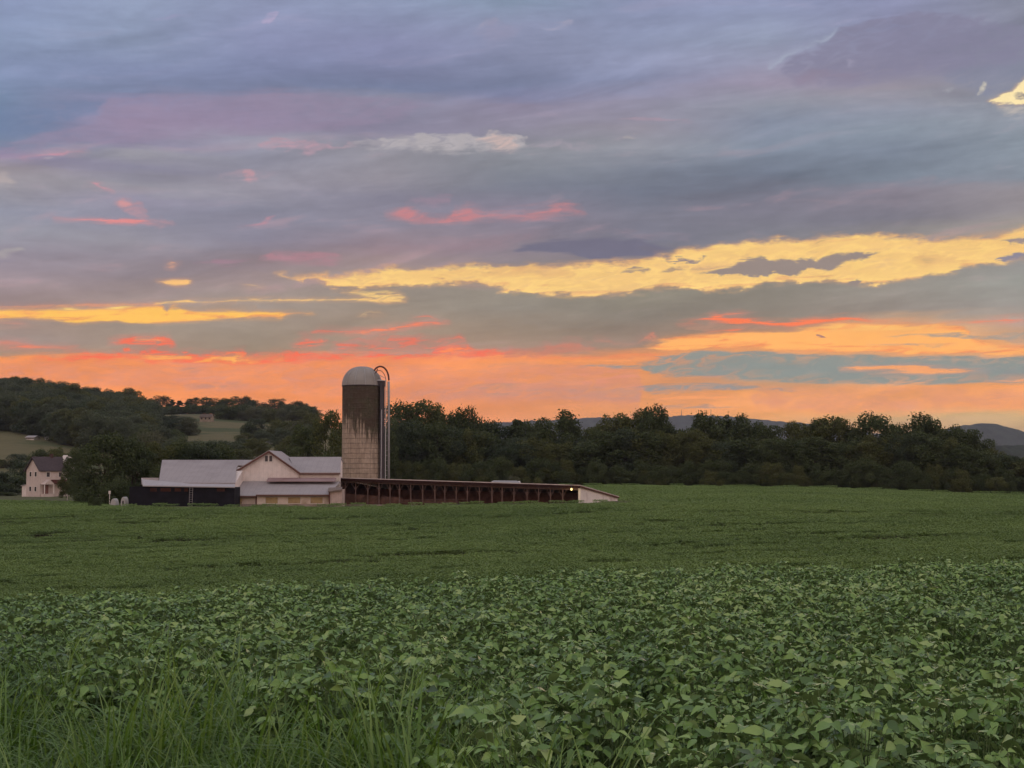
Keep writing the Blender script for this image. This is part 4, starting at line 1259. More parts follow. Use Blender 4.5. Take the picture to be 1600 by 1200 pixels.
# ---- trees around the farm
for a in [
 (165, 236, 672, 34, 'round', 'dark', 'large dark round tree left of the long grey roof'),
 (208, 240, 684, 30, 'round', 'dark', 'dark tree overhanging the left end of the grey-roofed shed'),
 (126, 262, 697, 18, 'round', 'dark', 'dark tree between the farmhouse and the large round tree'),
 (106, 300, 740, 11, 'spiky', 'blue', 'drooping dark tree hiding the right side of the farmhouse'),
 (138, 282, 735, 17, 'spiky', 'dark', 'low spreading dark tree right of the farmhouse'),
 (248, 246, 690, 24, 'round', 'olive', 'tree behind the left end of the grey shed roof'),
 (282, 250, 684, 24, 'round', 'dark', 'rounded tree behind the middle of the grey shed roof'),
 (318, 248, 690, 24, 'tall', 'blue', 'upright tree behind the grey shed roof'),
 (350, 252, 696, 22, 'round', 'dark', 'lower tree behind the right end of the grey shed roof'),
 (476, 300, 660, 22, 'round', 'dark', 'dark tree behind the barn roof, left of two'),
 (512, 300, 641, 26, 'round', 'olive', 'high dark tree touching the left side of the silo'),
 (540, 330, 648, 22, 'round', 'dark', 'tree half hidden behind the silo'),
 (575, 340, 655, 24, 'round', 'dark', 'tree wholly behind the silo shaft'),
 (598, 350, 650, 20, 'round', 'dark', 'tree behind the silo chute'),
 (20, 345, 742, 24, 'round', 'dark', 'dark tree left of the farmhouse'),
 (-12, 335, 735, 26, 'round', 'blue', 'dark tree cut by the left edge of the picture'),
 (72, 372, 715, 24, 'round', 'olive', 'olive tree rising behind the farmhouse roof'),
 (110, 380, 706, 17, 'tall', 'olive', 'yellowish tree up the slope right of the farmhouse roof'),
 (45, 400, 716, 22, 'round', 'blue', 'bluish tree behind the farmhouse gable'),
]:
    plant_tree(a[0], a[1], a[2], a[3] * 1.1, a[4], a[5], None, a[6], 'trees around the farm')
for px, d, tr, hw, lb in ((10, 330, 768, 16, 'low hedge bush left of the farmhouse'), (150, 205, 772, 9, 'small weed bush under the large round tree'), (214, 250, 735, 20, 'bush behind the dark-sided shed'),
                          (260, 235, 720, 22, 'bush under the trees behind the grey roof, left'), (300, 238, 722, 22, 'bush under the trees behind the grey roof, middle'), (345, 238, 722, 22, 'bush under the trees behind the grey roof, right'),
                          (136, 245, 748, 18, 'dark bush below the trees between house and shed'), (180, 225, 745, 24, 'dark bush at the foot of the large round tree'), (500, 260, 705, 22, 'bush behind the right end of the barn')):
    plant_tree(px, d, tr, hw, 'bush', 'dark', None, lb, 'bushes around the farm', 'bush', 'bush')

# ---- hillside left: ridge trees one can tell apart, and the wood that reads as one mass
RG = [(226, 625, 12), (248, 617, 13), (268, 624, 8), (280, 626, 8), (292, 627, 8), (303, 620, 9), (324, 620, 14), (346, 624, 10), (356, 621, 11), (376, 618, 12), (392, 623, 10), (408, 628, 10), (432, 622, 13), (448, 630, 10), (465, 626, 12), (484, 634, 12)]
for i, (px, tr, hw) in enumerate(RG):
    plant_tree(px, 1075 + 12 * (i % 4), tr, hw * 1.25, 'round' if i not in (2, 3, 4) else 'cone', 'blue' if i % 2 else 'dark', i, 'small dark tree on the crest of the hill left of the silo', 'trees along the hill crest')
for i in range(22):
    px_ = 228 + i * 12.2
    plant_tree(px_, 1060 + 9 * (i % 3), 631 + (i * 7) % 6, 15, 'bush', 'dark' if i % 2 else 'blue', i, 'low dark bush filling the hill crest between the crest trees', 'bushes along the hill crest', 'bush', 'bush')
for px, d, tr, hw in ((214, 700, 652, 18), (236, 690, 654, 20), (258, 695, 655, 20), (280, 700, 658, 18), (296, 690, 650, 13), (352, 900, 632, 15), (372, 905, 630, 16), (392, 900, 634, 16), (412, 905, 636, 16), (432, 890, 636, 16), (452, 880, 636, 16), (470, 880, 640, 14), (398, 640, 653, 14), (428, 650, 652, 15), (448, 645, 653, 16), (468, 640, 650, 16), (490, 640, 644, 16), (402, 520, 684, 16), (372, 470, 697, 17), (340, 450, 688, 18), (312, 440, 690, 18), (275, 430, 680, 20), (240, 440, 668, 22), (216, 460, 662, 22), (436, 480, 690, 14), (455, 470, 680, 18), (225, 560, 660, 18), (250, 560, 666, 18), (272, 570, 668, 16), (296, 520, 688, 15), (328, 520, 690, 14), (356, 530, 690, 14), (385, 560, 684, 13), (442, 560, 668, 16), (474, 540, 662, 18), (312, 480, 684, 16), (338, 490, 686, 15), (362, 500, 688, 16), (238, 800, 646, 16), (262, 800, 648, 14), (290, 790, 650, 12), (386, 600, 676, 14), (410, 600, 672, 14), (392, 700, 664, 12), (60, 470, 700, 14), (84, 470, 696, 16), (30, 480, 708, 14), (4, 480, 716, 16)):
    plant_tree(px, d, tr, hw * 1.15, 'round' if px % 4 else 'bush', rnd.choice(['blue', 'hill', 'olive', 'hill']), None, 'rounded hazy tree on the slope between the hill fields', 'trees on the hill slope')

Q = []
for _ in range(9000):
    px = rnd.uniform(-330, 232); d = rnd.uniform(560, 1010)
    lo = np.interp(px, [-330, 0, 60, 110, 180, 232], [680, 668, 640, 600, 570, 600])
    if d < lo: continue
    if px > 205 and d > 800: continue
    if len(Q) and rnd.random() < 0.35: continue
    x = (px - 800) / F * d
    Q.append((x, d))
Q = np.array(Q)
# thin to about one crown per 8 m
cell = {}
for x, y in Q:
    cell[(int(x // 7.5), int(y // 8.5))] = (x, y)
Q = np.array(list(cell.values()))
ws_src = []
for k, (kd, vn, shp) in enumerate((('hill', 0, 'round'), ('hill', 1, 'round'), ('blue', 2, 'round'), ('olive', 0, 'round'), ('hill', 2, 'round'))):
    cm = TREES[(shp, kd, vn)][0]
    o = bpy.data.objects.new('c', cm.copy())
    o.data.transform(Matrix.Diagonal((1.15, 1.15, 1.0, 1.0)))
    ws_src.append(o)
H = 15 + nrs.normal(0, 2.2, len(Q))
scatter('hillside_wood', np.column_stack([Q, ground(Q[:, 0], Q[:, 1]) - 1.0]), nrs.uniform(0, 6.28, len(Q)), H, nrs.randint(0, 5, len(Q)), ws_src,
        'dense dark wood covering the hill at the left')

Q = np.column_stack([np.zeros(0), np.zeros(0)])
qx = nrs.uniform((600 - 800) / F, (1880 - 800) / F, 640); qy = nrs.uniform(349, 384, 640)
Q = np.column_stack([qx * qy, qy])
bs_src = []
for kd in ('dark', 'olive'):
    o = bpy.data.objects.new('u', TREES[('bush', kd, 0)][0])
    bs_src.append(o)
scatter('woodland_undergrowth', np.column_stack([Q, ground(Q[:, 0], Q[:, 1]) - .3]), nrs.uniform(0, 6.28, len(Q)), nrs.uniform(2.2, 4.2, len(Q)), nrs.randint(0, 2, len(Q)), bs_src,
        'tangled dark undergrowth at the foot of the tree line')

# ------------------------------------------------------------------ farm buildings
def X(px, d): return (px - 800) / F * d
def Zr(row, d, px=450): return zat(row, d, px)

white_w = mat('white_siding', (0.66, 0.60, 0.56), 0.75, 0.07, 1.5, dark=(0.52, 0.45, 0.40), dscale=0.25, stripes=(0, 0.6, 0.25))
white_trim = mat('white_trim', (0.62, 0.58, 0.54), 0.7, 0.06, 3)
block_w = mat('painted_block', (0.70, 0.61, 0.53), 0.85, 0.08, 2, dark=(0.42, 0.33, 0.24), dscale=0.5)
roof_g = mat('grey_metal_roof', (0.285, 0.262, 0.262), 0.6, 0.06, 0.6, dark=(0.235, 0.21, 0.21), dscale=0.18, spec=0.4, metal=0.0, stripes=(0, 0.75, 0.30))
roof_l = mat('pale_metal_roof', (0.34, 0.32, 0.32), 0.5, 0.06, 0.6, spec=0.4, stripes=(0, 0.75, 0.25))
roof_p = mat('rusted_pink_roof', (0.27, 0.19, 0.19), 0.7, 0.12, 0.8, dark=(0.20, 0.13, 0.12), dscale=0.4)
trim_b = mat('brown_trim', (0.12, 0.055, 0.042), 0.8, 0.15, 3)
tan_p = mat('tan_board', (0.42, 0.32, 0.17), 0.85, 0.1, 2, dark=(0.30, 0.22, 0.12), dscale=0.8)
navy = mat('navy_front_shade', (0.009, 0.009, 0.014), 0.8, 0.3, 1.2, stripes=(2, 0.7, 0.4))  # near-black colour paints the shade inside the open shed front
rust = mat('rust_brown', (0.055, 0.024, 0.018), 0.9, 0.35, 1.5)
glass = mat('dark_glass', (0.02, 0.02, 0.025), 0.15, 0.1, 3, spec=0.6)
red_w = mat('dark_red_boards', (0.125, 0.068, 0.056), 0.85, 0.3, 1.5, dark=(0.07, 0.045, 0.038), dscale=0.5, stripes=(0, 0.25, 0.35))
red_post = mat('red_grey_post', (0.13, 0.085, 0.072), 0.85, 0.25, 2)
brown_bd = mat('brown_plank', (0.13, 0.07, 0.05), 0.85, 0.25, 1.5, dark=(0.06, 0.035, 0.028), dscale=0.6, stripes=(2, 0.22, 0.4))
conc = mat('concrete', (0.34, 0.29, 0.25), 0.9, 0.12, 2, dark=(0.22, 0.17, 0.13), dscale=0.7)
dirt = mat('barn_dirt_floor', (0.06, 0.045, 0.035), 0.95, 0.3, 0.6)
galv = mat('galvanised_steel', (0.34, 0.34, 0.35), 0.45, 0.1, 3, spec=0.5, metal=0.3)
dark_st = mat('dark_steel', (0.05, 0.042, 0.045), 0.6, 0.2, 3)
red_st = mat('rusty_pipe', (0.10, 0.035, 0.028), 0.7, 0.2, 3)


def slab(mb, p, t):
    """roof plane: quad p, thickness t downwards"""
    mb.prism(p, (0, 0, -t))


# ---- main white barn
B = empty('barn', (X(440, 203), 203, -4.8), 'white barn with a small attic window in its gable, left of the silo', 'barn')
yf, yr = 203.0, 213.4
xl, xc, xr = X(371, yf), X(421, yf), X(467, yf)
ze, zp, zer = Zr(735, yf), Zr(705, yf), Zr(737, yf)
w = MB()
w.prism([(xl, yf, -5.2), (xr, yf, -5.2), (xr, yf, zer), (xc, yf, zp - .1), (xl, yf, ze)], (0, yr - yf, 0))
xm1 = X(533, 203.3)
zme, zmr = Zr(738, 203.3), Zr(715, 210)
xe0, xe1 = X(531, 203.3), X(532.3, 210)
ea = [(xr - .1, 203.3, -5.2), (xr - .1, 203.3, zme), (xr - .1, 210, zmr - .1), (xr - .1, 212.5, zmr - .6), (xr - .1, 212.5, -5.2)]
eb = [(xe0, 203.3, -5.2), (xe0, 203.3, zme), (xe1, 210, zmr - .1), (xe1, 212.5, zmr - .6), (xe1, 212.5, -5.2)]
for k in range(5):
    w.face(ea[k], ea[(k + 1) % 5], eb[(k + 1) % 5], eb[k])
w.face(*eb)
w.build('wall', white_w, B)
r = MB()
ov = 0.35
sl = (zp - ze) / (xc - xl); sr = (zp - zer) / (xr - xc)
slab(r, [(xl - ov, yf - ov, ze - ov * sl + .12), (xc, yf - ov, zp + .12), (xc, yr + ov, zp + .12), (xl - ov, yr + ov, ze - ov * sl + .12)], .14)
slab(r, [(xc + .004, yf - ov, zp + .12), (xr + ov, yf - ov, zer - ov * sr + .12), (xr + ov, yr + ov, zer - ov * sr + .12), (xc + .004, yr + ov, zp + .12)], .14)
ms = (zmr - zme) / 6.7
slab(r, [(xr - .2, 203.3 - ov, zme - ov * ms + .1), (X(532.5, 203), 203.3 - ov, zme - ov * ms + .1), (X(533.5, 210), 210, zmr + .1), (xr - .2 - 2.2, 210, zmr + .1)], .13)
slab(r, [(xr - 2.4, 210.004, zmr + .1), (X(533.5, 210), 210.004, zmr + .1), (X(533.5, 210), 212.8, zmr - .55), (xr - 2.4, 212.8, zmr - .55)], .13)
r.build('roof', roof_g, B)
tr = MB()
tr.bar((xl - ov, yf - ov - .03, ze - ov * sl - .12), (xc, yf - ov - .03, zp - .08), .06, .22)
tr.bar((xc, yf - ov - .03, zp - .08), (xr + ov, yf - ov - .03, zer - ov * sr - .12), .06, .22)
tr.bar((xr + ov, 203.3 - ov - .03, zme - ov * ms - .1), (X(532.5, 203), 203.3 - ov - .03, zme - ov * ms - .1), .06, .16)
tr.build('fascia', trim_b, B)
cb = MB().box(xl - .02, xl + .35, yf - .05, yf - .004, -5.2, ze - .1)
cb.build('corner_board', white_trim, B)
# attic window
wx0, wx1, wz0, wz1 = X(414.5, yf), X(426, yf), Zr(721, yf), Zr(712, yf)
wf = MB()
for a in ((wx0 - .1, wx0, wz0 - .1, wz1 + .1), (wx1, wx1 + .1, wz0 - .1, wz1 + .1), (wx0, wx1, wz0 - .1, wz0), (wx0, wx1, wz1, wz1 + .1), ((wx0 + wx1) / 2 - .09, (wx0 + wx1) / 2 + .09, wz0, wz1)):
    wf.box(a[0], a[1], yf - .08, yf - .004, a[2], a[3])
win = wf.build('window', white_trim, B)
MB().box(wx0, wx1, yf - .035, yf - .003, wz0, wz1).build('pane', glass, win)
lv = MB()
for k in range(4):
    lv.bar((X(421 + 0, yf), yf - .05, wz1 + .28), (X(421, yf), yf - .05, wz1 + .30), .3, .04)
# ---- milking parlour lean-to
lx0, lx1 = X(370, 196.6), X(514, 196.6)
zt, zee, zer2 = Zr(752, 202.9), Zr(775.5, 196.4), Zr(773.5, 196.4)
xs_ = X(402, 196.6)
P_ = empty('milking_parlour', (X(440, 197), 197, -4.9), 'low pale lean-to with tan boarded windows along the front of the white barn', 'lean-to building')
w = MB()
w.prism([(lx0, 197, -5.4), (xs_ - .01, 197, -5.4), (xs_ - .01, 197, zee - .05), (lx0, 197, zee - .05)], (0, 5.8, 0))
w.prism([(xs_, 196.75, -5.4), (lx1, 196.75, -5.4), (lx1, 196.75, zer2 - .05), (xs_, 196.75, zer2 - .05)], (0, 6.0, 0))
w.build('wall', block_w, P_)
MB().box(lx0 - .02, lx1 - .3, 196.62, 196.745, -5.4, Zr(787.5, 196.7)).build('plinth', conc, P_)
r = MB()
slab(r, [(lx0 - .1, 196.4, zee + .1), (xs_, 196.4, zee + .1), (X(417, 202.9), 202.9, zt), (X(371, 202.9), 202.9, zt)], .12)
slab(r, [(xs_ + .003, 196.1, zer2 + .1), (lx1 + .15, 196.1, zer2 + .1), (X(532, 202.8), 202.8, zt - .05), (X(417, 202.9), 202.9, zt + .004)], .12)
r.build('roof', roof_g, P_)
up = MB()
slab(up, [(X(417, 201.2), 201.2, Zr(752.5, 201.2) + .08), (X(524, 201.2), 201.2, Zr(752.5, 201.2) + .08), (X(526, 202.95), 202.95, Zr(746.5, 203)), (X(420, 202.95), 202.95, Zr(746.5, 203))], .1)
up.build('upper_roof', roof_p, P_)
fa = MB()
fa.bar((lx0 - .1, 196.37, zee - .06), (xs_, 196.37, zee - .06), .05, .16)
fa.bar((xs_, 196.07, zer2 - .06), (lx1 + .15, 196.07, zer2 - .06), .05, .16)
fa.build('fascia', trim_b, P_)
MB().tube([(xs_ - .05, 196.65, zee), (xs_ - .05, 196.65, -5.0)], .09, 8).build('downspout', trim_b, P_)
for a, b_ in ((416, 435), (451, 470), (486, 505)):
    o = MB()
    x0, x1, z0, z1 = X(a, 196.7), X(b_, 196.7), Zr(786.5, 196.7), Zr(777, 196.7)
    o.box(x0 - .07, x0, 196.68, 196.747, z0 - .07, z1 + .07).box(x1, x1 + .07, 196.68, 196.747, z0 - .07, z1 + .07)
    o.box(x0, x1, 196.68, 196.747, z0 - .07, z0).box(x0, x1, 196.68, 196.747, z1, z1 + .07)
    wo = o.build('window', white_trim, P_)
    MB().box(x0, x1, 196.71, 196.746, z0, z1).build('shutter', tan_p, wo)
dp = MB().box(X(372.5, 197), X(379, 197), 196.93, 196.996, -5.0, Zr(778, 197)).build('door', tan_p, P_)
MB().box(X(378.3, 197), X(378.9, 197), 196.88, 196.925, -4.3, -4.15).build('handle', dark_st, dp)

# ---- small board shed between lean-to and long red shed
E_ = empty('feed_shed', (X(526, 195.7), 195.7, -4.8), 'small pale board shed with a slanting brown roof beside the long red shed', 'shed')
w = MB()
w.prism([(X(516.5, 195.6), 195.6, -5.2), (X(535, 195.6), 195.6, -5.2), (X(535, 195.6), 195.6, Zr(764.5, 195.6)), (X(516.5, 195.6), 195.6, Zr(767, 195.6))], (0, 3.2, 0))
w.build('wall', mat('pale_vertical_boards', (0.46, 0.37, 0.33), 0.85, 0.12, 2, stripes=(0, 0.3, 0.5)), E_)
r = MB()
slab(r, [(X(513.5, 195.2), 195.2, Zr(767.6, 195.2)), (X(535.5, 195.2), 195.2, Zr(764.3, 195.2)), (X(535.5, 199), 199, Zr(760.5, 199)), (X(514, 199), 199, Zr(762, 199))], .16)
r.build('roof', mat('brown_grey_roof', (0.17, 0.135, 0.115), 0.8, 0.1, 1), E_)
MB().box(X(514.6, 195.45), X(516.4, 195.45), 195.45, 195.7, -5.2, Zr(767.8, 195.4)).build('corner_post', trim_b, E_)

# ---- long grey-roofed shed at the left with dark open front
L_ = empty('machine_shed', (X(300, 197), 197, -4.9), 'long shed with plain grey metal roof and near-black front, left end of the farm', 'shed')
ye, yr_ = 197.0, 206.5
w = MB()
w.prism([(X(251, ye) + .3, ye, -5.2), (X(251, ye) + .3, ye, Zr(754.3, ye) - .16), (X(251, ye) + .3, yr_, Zr(718.5, yr_) - .3), (X(251, ye) + .3, 215, Zr(754.3, ye) - .16), (X(251, ye) + .3, 215, -5.2)], (X(369, ye) - X(251, ye) - .4, 0, 0))
w.build('wall', white_w, L_)
r = MB()
zE, zR_ = Zr(754.3, ye), Zr(718.5, yr_)
zM = zE + (zR_ - zE) * (203 - (ye - .3)) / (yr_ - (ye - .3))
xE, xM, xRl = X(249, ye - .3), 0, X(254, yr_)
xM = xE + (xRl - xE) * (203 - (ye - .3)) / (yr_ - (ye - .3))
slab(r, [(xE, ye - .3, zE), (X(368.4, ye - .3), ye - .3, zE), (X(370.3, 203), 202.98, zM), (xM, 202.98, zM)], .13)
slab(r, [(xM, 202.984, zM), (X(396, 203), 202.984 + .1, zM + .03), (X(396, yr_), yr_, zR_), (xRl, yr_, zR_)], .13) if False else r.prism([(xM, 202.984, zM), (X(370.3, 203), 202.984, zM), (X(370.3, 203), yr_, zR_), (xRl, yr_, zR_)], (0, 0, -.13))
r.prism([(X(370.3, 203) + .003, 204.2, zM + (zR_ - zM) * 1.2 / (yr_ - 203)), (X(398, yr_), 204.2, zM + (zR_ - zM) * 1.2 / (yr_ - 203)), (X(398, yr_), yr_, zR_), (X(370.3, 203) + .003, yr_, zR_)], (0, 0, -.13))
slab(r, [(xRl, yr_ + .004, zR_), (X(398, yr_), yr_ + .004, zR_), (X(398, yr_), 215.5, zE), (xRl + .8, 215.5, zE)], .13)
r.build('roof', roof_g, L_)
r = MB()
slab(r, [(X(225, 192.2), 192.0, Zr(758.6, 192)), (X(368.3, 192), 192.0, Zr(760.8, 192)), (X(368, 196.7), 196.7, Zr(756.2, 196.7)), (X(249, 196.7), 196.7, Zr(755, 196.7)), (X(222, 196.7), 196.7, Zr(747, 196.7))], .12)
r.build('lean_to_roof', roof_l, L_)
MB().prism([(X(222, 196.8), 196.72, Zr(757, 196.7)), (X(249, 196.8), 196.72, Zr(757, 196.7)), (X(249, 196.8), 196.72, Zr(746.5, 196.7)), (X(222, 196.8), 196.72, Zr(746.5, 196.7))], (0, .12, 0)).build('gable_panel', roof_l, L_)
f_ = MB().prism([(X(202, 192.4), 192.4, -5.3), (X(367.5, 192.4), 192.4, -5.3), (X(367.5, 192.4), 192.4, Zr(761.5, 192)), (X(225, 192.4), 192.4, Zr(759.4, 192)), (X(204, 192.4), 192.4, Zr(760.5, 192))], (0, 4.0, 0))
f_.build('front_shade_block', navy, L_)  # closed block in place of the open interior, its shade painted on
for a, b_ in ((236, 246), (252, 268), (274, 284), (289, 295), (340, 352)):
    MB().box(X(a, 192.3), X(b_, 192.3), 192.33, 192.396, Zr(768, 192.3), Zr(762.5, 192.3)).build('vent', rust, L_)
A_ = MB()
for px in (297.2, 302.0):
    A_.bar((X(px, 191.7), 191.5, -5.0), (X(px, 191.9), 192.1, Zr(761, 192)), .045)
for k in range(10):
    t = (k + .5) / 10
    z = -5.0 + t * (Zr(761, 192) + 5.0); y = 191.5 + .6 * t
    A_.bar((X(297.2, 191.8), y, z), (X(302.0, 191.8), y, z), .035)
tag(A_.build('ladder', mat('pale_ladder', (0.22, 0.21, 0.21), 0.6, 0.1, 4)), 'pale ladder leaning on the dark front of the grey-roofed shed', 'ladder')

# ---- silo
SX, SY, SR = X(565.5, 228), 228.0, 3.03
SZ0, SZ1 = -5.2, Zr(601.5, 225.5, 565)
S_ = empty('silo', (SX, SY, -5.0), 'tall stained concrete stave silo with pale dome behind the barns', 'silo')
sm = bpy.data.materials.new('stave_concrete')
sm.use_nodes = True
N = NT(sm.node_tree)
oc = N.add('ShaderNodeTexCoord').outputs['Object']
s3 = N.add('ShaderNodeSeparateXYZ'); N.link(oc, s3.inputs[0])
ang = N.math('ARCTAN2', s3.outputs[0], N.math('MULTIPLY', s3.outputs[1], -1.0))     # 0 = facing the road
h = s3.outputs[2]
arc = N.math('MULTIPLY', ang, SR)
n1 = N.noise(oc, 2.2, 6, 0.65)
conc_c = N.mixc(N.rng(n1, 0.3, 0.7), (0.32, 0.255, 0.19, 1), (0.43, 0.35, 0.275, 1))
row = N.math('DIVIDE', h, 0.76)
fr = N.math('FRACT', row)
stag = N.math('MULTIPLY', N.math('MODULO', N.math('FLOOR', row), 2.0), 0.5)
fc = N.math('FRACT', N.math('ADD', N.math('DIVIDE', arc, 0.30), stag))
hoop = N.rng(N.math('ABSOLUTE', N.math('SUBTRACT', fr, 0.5)), 0.40, 0.46)
vseam = N.rng(N.math('ABSOLUTE', N.math('SUBTRACT', fc, 0.5)), 0.42, 0.5)
sid = N.noise(N.xyz(N.math('FLOOR', N.math('ADD', N.math('DIVIDE', arc, 0.30), stag)), N.math('FLOOR', row)), 7.3, 0, 0.5, '2D')
conc_c = N.mixc(N.math('MULTIPLY', N.rng(sid, 0.35, 0.7), 0.35), conc_c, (0.20, 0.15, 0.11, 1))
conc_c = N.mixc(N.math('MULTIPLY', vseam, 0.16), conc_c, (0.13, 0.10, 0.08, 1))
conc_c = N.mixc(N.math('MULTIPLY', hoop, 0.36), conc_c, (0.12, 0.09, 0.075, 1))
stk = N.noise(N.xyz(N.math('MULTIPLY', arc, 3.2), N.math('MULTIPLY', h, 0.06)), 1.0, 5, 0.75, '2D')
conc_c = N.mixc(N.math('MULTIPLY', N.rng(stk, 0.50, 0.68), 0.45), conc_c, (0.11, 0.085, 0.065, 1))
conc_c = N.mixc(N.math('MULTIPLY', N.rng(N.noise(oc, 0.35, 4, 0.6), 0.45, 0.7), 0.4), conc_c, (0.20, 0.165, 0.13, 1))
# silage and mildew stain running down from the rim: drips with lengths of their own
dr = N.noise(N.xyz(N.math('MULTIPLY', arc, 2.3), N.math('MULTIPLY', h, 0.10)), 1.0, 4, 0.7, '2D')
br = N.noise(N.xyz(N.math('MULTIPLY', arc, 0.45), 4.0), 1.0, 3, 0.5, '2D')
dr2 = N.noise(N.xyz(N.math('MULTIPLY', arc, 6.5), N.math('MULTIPLY', h, 0.35)), 1.0, 3, 0.7, '2D')
lenS = N.math('ADD', N.math('MULTIPLY', N.rng(dr, 0.3, 0.72, kind='LINEAR'), 4.2), N.math('MULTIPLY', br, 4.6))
lenS = N.math('ADD', lenS, N.math('MULTIPLY', N.rng(dr2, 0.35, 0.7, kind='LINEAR'), 1.5))
lenS = N.math('ADD', lenS, N.math('MULTIPLY', N.math('SUBTRACT', N.noise(oc, 1.1, 5, 0.7), 0.5), 5.0))
lenS = N.math('ADD', lenS, N.math('MULTIPLY', N.rng(ang, -0.7, 1.2, kind='LINEAR'), 3.2))
stain = N.rng(N.math('SUBTRACT', lenS, N.math('SUBTRACT', N.math('SUBTRACT', SZ1 + 5.0, 1.2), h)), -0.6, 1.6)
tex = N.rng(N.noise(oc, 3.5, 5, 0.7), 0.25, 0.75)
st_c = N.mixc(tex, (0.018, 0.013, 0.010, 1), (0.055, 0.038, 0.026, 1))
st_c = N.mixc(N.rng(N.noise(oc, 0.5, 3, 0.5), 0.45, 0.65), st_c, (0.036, 0.036, 0.020, 1))
st_c = N.mixc(N.math('MULTIPLY', hoop, 0.3), st_c, (0.12, 0.10, 0.075, 1))
cc = N.mixc(N.math('MULTIPLY', stain, N.math('MULTIPLY_ADD', tex, 0.18, 0.80)), conc_c, st_c)
bs = N.add('ShaderNodeBsdfPrincipled'); N.link(cc, bs.inputs['Base Color']); bs.inputs['Roughness'].default_value = .9
bs.inputs['Specular IOR Level'].default_value = .15
bp = N.add('ShaderNodeBump'); bp.inputs['Distance'].default_value = .04
N.link(hoop, bp.inputs['Height']); N.link(bp.outputs[0], bs.inputs['Normal'])
N.link(bs.outputs[0], N.add('ShaderNodeOutputMaterial').inputs[0])
n_ = 72
m = MB(); base = 0
for zz in (SZ0, SZ1):
    for k in range(n_):
        a = 2 * math.pi * k / n_
        m.v.append((SX + SR * math.cos(a), SY + SR * math.sin(a), zz))
for k in range(n_):
    m.f.append((k, (k + 1) % n_, n_ + (k + 1) % n_, n_ + k))
m.build('shaft', sm, S_, True)
DH = Zr(573, 228, 565) - SZ1
m = MB(); K = 14
for j in range(K + 1):
    t = j / K * math.pi / 2
    rr = (SR + .06) * (math.cos(t) ** 0.86 if j < K else 0.0) + (0.001 if j == K else 0)
    for k in range(n_):
        a = 2 * math.pi * k / n_
        m.v.append((SX + rr * math.cos(a), SY + rr * math.sin(a), SZ1 + DH * math.sin(t) ** 1.0))
for j in range(K):
    for k in range(n_):
        m.f.append((j * n_ + k, j * n_ + (k + 1) % n_, (j + 1) * n_ + (k + 1) % n_, (j + 1) * n_ + k))
m.build('dome', mat('dome_metal', (0.25, 0.24, 0.22), 0.5, 0.06, 0.8, dark=(0.20, 0.18, 0.155), dscale=0.3, spec=0.4), S_, True)
for k in range(12):
    a_ = 2 * math.pi * (k + .5) / 12
    m = MB().tube([(SX + (SR + .08) * (math.cos(t_) ** .86) * math.cos(a_), SY + (SR + .08) * (math.cos(t_) ** .86) * math.sin(a_), SZ1 + (DH + .02) * math.sin(t_)) for t_ in [j_ / 10 * 1.5 for j_ in range(11)]], .035, 4)
    m.build('dome_rib', galv, S_)
hp = MB()
hp.tube([(SX + (SR + .05) * math.cos(a), SY + (SR + .05) * math.sin(a), SZ1 - .02) for a in [2 * math.pi * k / 48 for k in range(49)]], .07, 6)
hp.build('rim', dark_st, S_)
# unloading chute on the right side
cx, cy = SX + SR * math.cos(-.42), SY + SR * math.sin(-.42)
ctop = Zr(594, 227, 598)
m = MB()
cw = .42
for zz in (SZ0, ctop - .5):
    for k in range(13):
        a = -1.75 + 2.65 * k / 12
        m.v.append((cx + .25 + cw * 1.35 * math.cos(a), cy + cw * 1.35 * math.sin(a), zz))
for k in range(12):
    m.f.append((k, k + 1, 13 + k + 1, 13 + k))
m.f.append(tuple(range(13, 26)))
m.build('chute', dark_st, S_, True)
m = MB().box(cx - .35, cx + .85, cy - .5, cy + .5, ctop - .95, ctop - .1)
hd = m.build('chute_head', dark_st, S_)
MB().prism([(cx - .8, cy - .6, ctop - .02), (cx + .95, cy - .6, ctop - .1), (cx + .95, cy + .6, ctop - .1), (cx - .8, cy + .6, ctop + .25)], (0, 0, -.08)).build('hood', galv, hd)
# ladder cable and filler pipe
MB().tube([(X(595.7, 224.6), 224.5, -4.9), (X(596.2, 224.6), 224.6, Zr(640, 224.6))], .055, 6).build('cable', galv, S_)
pxp = 607.3
py_ = 226.8
m = MB()
pts = [(X(pxp + .6, py_), py_, -4.9), (X(pxp - .2, py_), py_, Zr(610, py_, 600)), (X(pxp - .4, py_), py_, Zr(596, py_, 600))]
m.tube(pts, .19, 10)
m.build('filler_pipe', galv, S_, True)
m = MB()
arc_p = []
for k in range(17):
    t = k / 16
    a = math.pi * (0.02 + 0.88 * t)
    pxx = 594.5 + 12.8 * math.cos(a) - 1.0 * t
    rw = 597 - 23.5 * math.sin(a) ** 0.8 - 2 * t
    if t > .82: rw = min(rw, 584)
    arc_p.append((X(pxx, py_), py_ + .5 * t, Zr(rw, py_, 600)))
m.tube(arc_p, .13, 8)
m.build('gooseneck', red_st, S_, True)
m = MB()
a2 = []
for k in range(13):
    t = k / 12
    a = math.pi * (0.05 + 0.75 * t)
    a2.append((X(592.5 + 10.5 * math.cos(a), py_), py_ - .3, Zr(598 - 19 * math.sin(a), py_, 600)))
m.tube(a2, .05, 6)
m.bar((X(586.5, py_), py_ + .2, Zr(583, py_, 600)), (X(589.5, py_), py_ + .2, Zr(576, py_, 600)), .12)
m.build('brace', red_st, S_)
m = MB()
